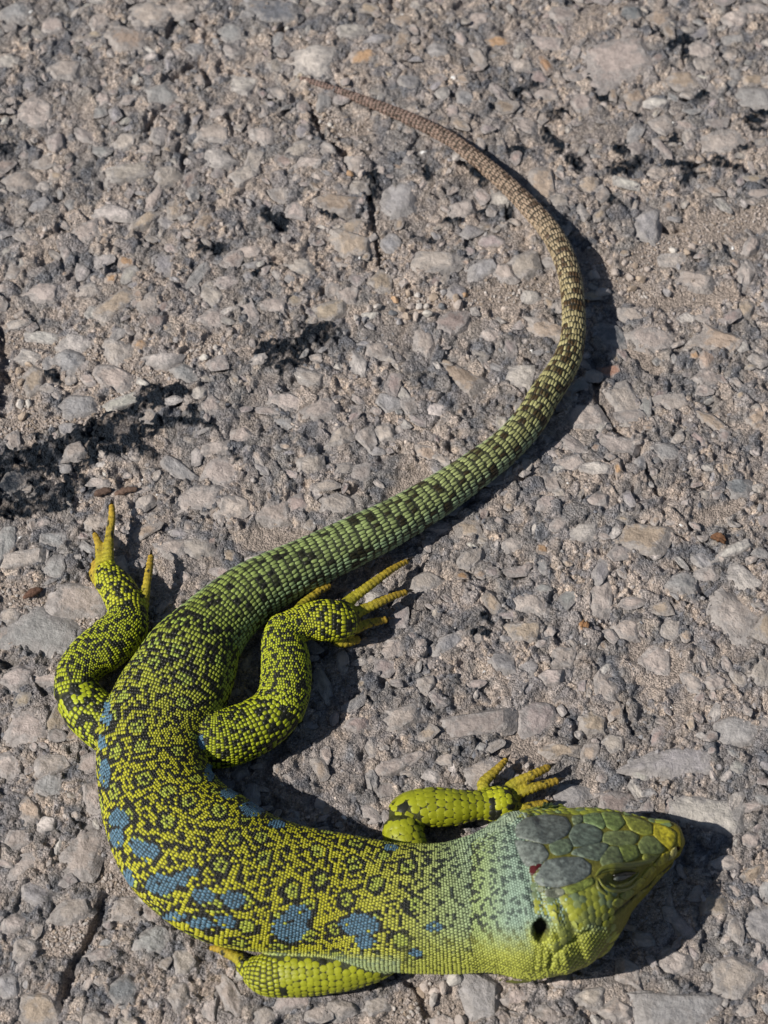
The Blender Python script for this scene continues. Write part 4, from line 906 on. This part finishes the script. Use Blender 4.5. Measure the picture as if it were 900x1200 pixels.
not_ear = lambda x, y: math.hypot((x - EAR[0]) / 10.5, (y - EAR[1]) / 14.5) > 1
rebuild()
cheek_ok = lambda x, y: x > edge_(y) + 6 and not inp(x, y, crown) and not inp(x, y, eyepoly) and not on_plate(x, y) and not_ear(x, y) and not (x > 706 and y < 1035) and x < 722
hexfill(8.6, 1.0, math.radians(-38), (612, 1030, 730, 1112), lambda x, y: cheek_ok(x, y) and not inp(x, y, throat) and math.hypot((x - EAR[0]) / 17, (y - EAR[1]) / 22) > 1, c_cheek)
hexfill(4.0, 1.05, math.radians(8), (600, 1040, 735, 1160), lambda x, y: cheek_ok(x, y) and (inp(x, y, throat) or x < 665), lambda a, b: c_neck(a, b))
hexfill(3.3, 1.0, math.radians(80), (545, 945, 665, 1150), lambda x, y: x < edge_(y) + 9 and not_ear(x, y) and y > 990 - (x - 545) * .5, c_neck)
lattice(head, 6, len(head.C) - 8, cf_head, tol=.004)
rebuild(); lattice(trunk, int(zi[13]), len(trunk.C) - 2, lambda i, sa, ar, px, py, up: (trunk_color(i, sa, ar, px, py), near_eye_ear(px, py) == False), tol=.004)
for t in tubes[2:]:
    if t.name == 'toe': continue
    rebuild()
    def cf(i, sa, ar, px, py, up, t=t): return leg_color(t.name, i, len(t.C), sa + 37 * tubes.index(t), ar, px, py, up), np.ones(len(px), bool)
    lattice(t, 0, len(t.C) - 1, cf, tol=.0011, ridge=.45 if t.name == 'toe' else 0.)
for k in SC: SC[k] = np.concatenate(SC[k])
ns = len(SC['p']); print('scales', ns)

# one scale: a little shield, higher behind, rim sunk into the skin
def shield(n, ex=.47, ey=.44):
    a = np.arange(n) * 2 * math.pi / n; c, s = np.cos(a), np.sin(a); p = .62
    x = np.sign(c) * np.abs(c) ** p; y = np.sign(s) * np.abs(s) ** p
    r0 = np.stack([x * ex, y * ey, 0 * x - .10], -1); r1 = np.stack([x * ex * .8 - .02, y * ey * .8, 0 * x + .15], -1); top = np.array([[-.05, 0, .23]])
    V_ = np.concatenate([r0, r1, top]); k = np.arange(n); k2 = (k + 1) % n
    return V_, np.stack([k, k2, n + k2, n + k], -1), np.stack([n + k, n + k2, np.full(n, 2 * n)], -1)
M_scale = material('lizard_scale', 'attr', var=.12, vscale=1500, rough=.36, bump=.00004, bscale=6000, spec=.36)
M_scale_o = material('lizard_large_scale', 'obj', var=.2, vscale=900, rough=.42, bump=.00006, bscale=4000, spec=.35)
tn = SC['t'] - SC['n'] * (SC['t'] * SC['n']).sum(1)[:, None]; tn /= np.linalg.norm(tn, axis=1)[:, None] + 1e-9
ja = rng.normal(0, .10, ns)[:, None]; tn = tn * np.cos(ja) + np.cross(SC['n'], tn) * np.sin(ja)
bn_ = np.cross(SC['n'], tn)
vis = (SC['n'] * (CAM - SC['p'])).sum(1) / np.linalg.norm(CAM - SC['p'], axis=1)
size = SC['L'] * SC['W'] * np.clip(vis, 0, 1) * np.where(SC['W'] > 5.8 * PX, 3, 1); big = np.zeros(ns, bool); big[np.argsort(-size)[:290]] = True
hgt = np.minimum(SC['W'], SC['L']) * np.interp(SC['W'] / PX, [3, 4, 6, 9], [.9, .8, .42, .36]) * (1 - SC['r'])
sv, sq, stt = shield(6)
idx = np.where(~big)[0]; m = len(idx)
jL = SC['L'][idx] * rng.uniform(.88, 1.08, m); jW = SC['W'][idx] * rng.uniform(.88, 1.08, m)
P = (SC['p'][idx][:, None] + tn[idx][:, None] * (sv[None, :, :1] * jL[:, None, None]) + bn_[idx][:, None] * (sv[None, :, 1:2] * jW[:, None, None]) + SC['n'][idx][:, None] * (sv[None, :, 2:] * hgt[idx][:, None, None])).reshape(-1, 3)
offs = (np.arange(m) * len(sv))[:, None, None]
o = mesh_np('small_scales', P, [(sq[None] + offs).reshape(-1, 4), (stt[None] + offs).reshape(-1, 3)], np.repeat(SC['c'][idx], len(sv), 0), M_scale, parent=LZ); o['kind'] = 'stuff'
def hexshield(n=12):
    a = (np.arange(n) + .0) * 2 * math.pi / n
    rad = .60 / np.maximum(np.cos((a + math.pi / 6) % (math.pi / 3) - math.pi / 6), .5)
    rad = rad * .72 + .19; x, y = np.cos(a) * rad * .93, np.sin(a) * rad * .85
    R0 = np.stack([x, y, -.10 - .10 * x], -1); R1 = np.stack([x * .84 - .03, y * .84, .07 - .15 * x], -1); top = np.array([[-.1, 0, .14]])
    k = np.arange(n); k2 = (k + 1) % n
    return np.concatenate([R0, R1, top]), np.stack([k, k2, n + k2, n + k], -1), np.stack([n + k, n + k2, np.full(n, 2 * n)], -1)
sv, sq, stt = hexshield(); tmp = mesh_np('scale', sv, [sq, stt], None, M_scale_o); hexme = tmp.data; bpy.data.objects.remove(tmp)
sv, sq, stt = shield(10, .48, .43); tmp = mesh_np('scale', sv, [sq, stt], None, M_scale_o); sme = tmp.data; bpy.data.objects.remove(tmp)
for i in np.where(big)[0]:
    o = bpy.data.objects.new('scale', hexme if SC['W'][i] > 5.8 * PX else sme); COL.objects.link(o); o.parent = LZ
    R = Matrix(((tn[i][0], bn_[i][0], SC['n'][i][0]), (tn[i][1], bn_[i][1], SC['n'][i][1]), (tn[i][2], bn_[i][2], SC['n'][i][2]))).to_4x4()
    o.matrix_basis = Matrix.Translation(Vector(SC['p'][i])) @ R @ Matrix.Diagonal((SC['L'][i], SC['W'][i], hgt[i], 1))
    o.color = (*SC['c'][i], 1)

# skin between the scales
kd = KDTree(ns)
for i, p in enumerate(SC['p']): kd.insert(p, i)
kd.balance()
bc = np.zeros((len(V), 3)); cidx = np.array([kd.find(v)[1] for v in V])
neckm = ((PV[:, 0] > 560) & (PV[:, 1] > 940))[:, None]
bc = SC['c'][cidx] * np.where(neckm, .42, .10) + np.array((.010, .011, .006))
hd = (PV[:, 0] > 612 + (PV[:, 1] - 965) * .17) & (PV[:, 0] < 830) & (PV[:, 1] > 940) & (PV[:, 1] < 1150)
olive = np.array((.18, .17, .028))
hf = sstep(690, 790, PV[:, 0])[:, None]; hcol = olive * (1 - hf) + np.array((.27, .225, .014)) * hf
inc = inpoly(PV[:, 0], PV[:, 1], crown) | (PV[:, 0] > 700) | inpoly(PV[:, 0], PV[:, 1], eyepoly)
bc = np.where((hd & inc)[:, None], hcol, bc)
tf_ = np.clip(toe_f, 0, 1)[:, None]; tcol = np.array((.36, .36, .02)) * (1 - tf_) + np.array((.46, .29, .035)) * tf_
spk = (vnoise(V[:, 0] / PX, V[:, 1] / PX, 3.2, 301) < .17) & (toe_f < .8); tcol = np.where(spk[:, None], np.array((.03, .03, .012)), tcol) * np.where(ring < -.6, .72, 1.0)[:, None]
bc = np.where(isT[:, None] & (toe_f[:, None] > .1), tcol, bc)
inner = m_ear > .75; bc[inner] = (.03, .028, .018); bc[m_nos > .3] = (.06, .012, .008); bc[m_mouth > .6] = (.07, .06, .02)
M_skin = material('lizard_skin', 'attr', var=.4, vscale=900, rough=.5, bump=.0004, bscale=1500, spec=.35)
body = mesh_np('body', V, BF, bc, M_skin, parent=LZ)

# head plates: each laid on the crown with a bevelled rim
M_plate = material('head_plate', 'obj', var=.6, vscale=800, rough=.42, bump=.0003, bscale=900, spec=.4, grain=(900, .25, .00005))
def ray_hit(px, py):
    d = Vector((unproj(px, py, 0.0) - CAM)).normalized(); loc, nn, _, _ = bvh.ray_cast(Vector(CAM), d)
    return loc, nn
def plate(poly, col, name='head_plate', lift=.00034, mat=None, shrink=-3.2, prof=None):
    poly = np.array(poly); c = poly.mean(0); K = np.concatenate([poly, poly[:1]]); pts = []
    for a, b in zip(K[:-1], K[1:]):
        n_ = max(2, int(np.hypot(*(b - a)) / 3))
        for t in np.arange(n_) / n_: pts.append(a + (b - a) * t)
    pts = np.array(pts)
    for _ in range(1): pts = pts * .6 + (np.roll(pts, 1, 0) + np.roll(pts, -1, 0)) * .2
    d = np.linalg.norm(pts - c, axis=1)[:, None]; pts = c + (pts - c) * (1 - shrink * .35 / d)
    prof = prof or ((1., -.3), (.97, .5), (.88, .9), (.66, 1.0), (.34, 1.06)); V_ = []; na = len(pts)
    for f, hgt_ in prof:
        for p in pts:
            q = c + (p - c) * f; loc, nn = ray_hit(*q)
            if loc is None: return
            V_.append(loc + nn * lift * hgt_)
    loc, nn = ray_hit(*c); V_.append(loc + nn * lift * 1.08); k = np.arange(na); k2 = (k + 1) % na
    Q = np.concatenate([np.stack([r * na + k, r * na + k2, (r + 1) * na + k2, (r + 1) * na + k], -1) for r in range(len(prof) - 1)])
    l0 = (len(prof) - 1) * na; T_ = np.stack([l0 + k, l0 + k2, np.full(na, len(V_) - 1)], -1)
    if np.cross(pts[0] - c, pts[na // 4] - c) > 0: Q = Q[:, ::-1]; T_ = T_[:, ::-1]
    o = mesh_np(name, np.array([tuple(v) for v in V_]), [Q, T_], None, mat or M_plate, parent=LZ); o.color = (*col, 1); return o
for poly, c in plates: plate(poly, c)
M_eye = material('eye_skin', 'obj', var=.2, vscale=1500, rough=.3, bump=.00006, bscale=4000, spec=.55)
plate([Z1(*p) for p in [(444, 311), (460, 300), (484, 295), (506, 294), (492, 306), (464, 317)]], (.085, .095, .085), 'eyelid', .0009, M_eye)
plate([Z1(*p) for p in [(446, 296), (470, 288), (500, 285), (520, 287), (500, 292), (474, 297), (450, 303)]], (.015, .014, .01), 'eye', .0010, M_eye)
plate([Z1(*p) for p in [(170, 290), (174, 266), (206, 260), (212, 265), (196, 276), (182, 298)]], (.075, .010, .009), 'wound', .0002, M_eye); bpy.context.view_layer.update()
def ridge(pts, r, col, name):
    K = catmull([(*Z1(*p),) for p in pts], 1.5); C = []; Nn = []
    for p in K:
        loc, nn = ray_hit(*p)
        if loc is None: continue
        C.append(np.array(loc)); Nn.append(np.array(nn))
    C = np.array(C); Nn = np.array(Nn); T_ = np.gradient(C, axis=0); T_ /= np.linalg.norm(T_, axis=1)[:, None] + 1e-9; B = np.cross(T_, Nn); m = len(C); V_ = []
    for i in range(m):
        q = r * PX * math.sin(math.pi * (i + .6) / (m + .2)) ** .45
        for a in np.arange(8) * math.pi / 4: V_.append(C[i] + Nn[i] * q * (.2 + .8 * math.sin(a)) + B[i] * q * math.cos(a))
    Q = [[i * 8 + k, i * 8 + (k + 1) % 8, (i + 1) * 8 + (k + 1) % 8, (i + 1) * 8 + k] for i in range(m - 1) for k in range(8)]
    o = mesh_np(name, np.array(V_), [np.array(Q)], None, M_eye, parent=LZ); o.color = (*col, 1)
ridge([(388, 300), (410, 276), (450, 266), (500, 264), (548, 254), (590, 238)], 3.2, (.17, .18, .03), 'brow_ridge')
ridge([(400, 292), (430, 282), (470, 276), (520, 274)], 1.5, (.16, .165, .03), 'eyelid_fold')
ridge([(424, 318), (450, 334), (485, 328), (515, 306), (530, 288)], 1.8, (.18, .19, .035), 'eyelid_fold')
ridge([(398, 306), (412, 332), (442, 348), (490, 344), (530, 316), (548, 290)], 2.0, (.19, .2, .035), 'eyelid_fold')
ridge([(392, 316), (398, 342), (425, 362)], 2.0, (.17, .18, .035), 'eyelid_fold')

# claws
M_claw = material('claw', (.03, .022, .014), var=.3, rough=.3, bump=.00002, spec=.5)
for t in toetubes:
    c = t.C[-1]; d = t.T[-1]; r = t.w[-1] * .72; V_ = []; m = 7
    L = 10 * PX
    for i in range(m):
        f = i / (m - 1); p = c + d * (L * f + t.w[-1] * .3) + np.array([0, 0, 1]) * (.0006 * math.sin(f * 2.2) - .0009 * f * f); q = r * (1 - f) ** .8 + .00004
        for a in np.arange(7) * 2 * math.pi / 7: V_.append(p + t.N[-1] * q * .7 * math.cos(a) + t.U[-1] * q * math.sin(a))
    Q = [[i * 7 + k, i * 7 + (k + 1) % 7, (i + 1) * 7 + (k + 1) % 7, (i + 1) * 7 + k] for i in range(m - 1) for k in range(7)]
    mesh_np('claw', np.array(V_), [np.array(Q)], None, M_claw, parent=LZ)
LZ_loc = Vector(trunk.C[zi[10]]) * 1.0; LZ_loc.z = 0
LZ.location = LZ_loc
for ch in LZ.children: ch.matrix_parent_inverse = Matrix.Translation(-LZ_loc)
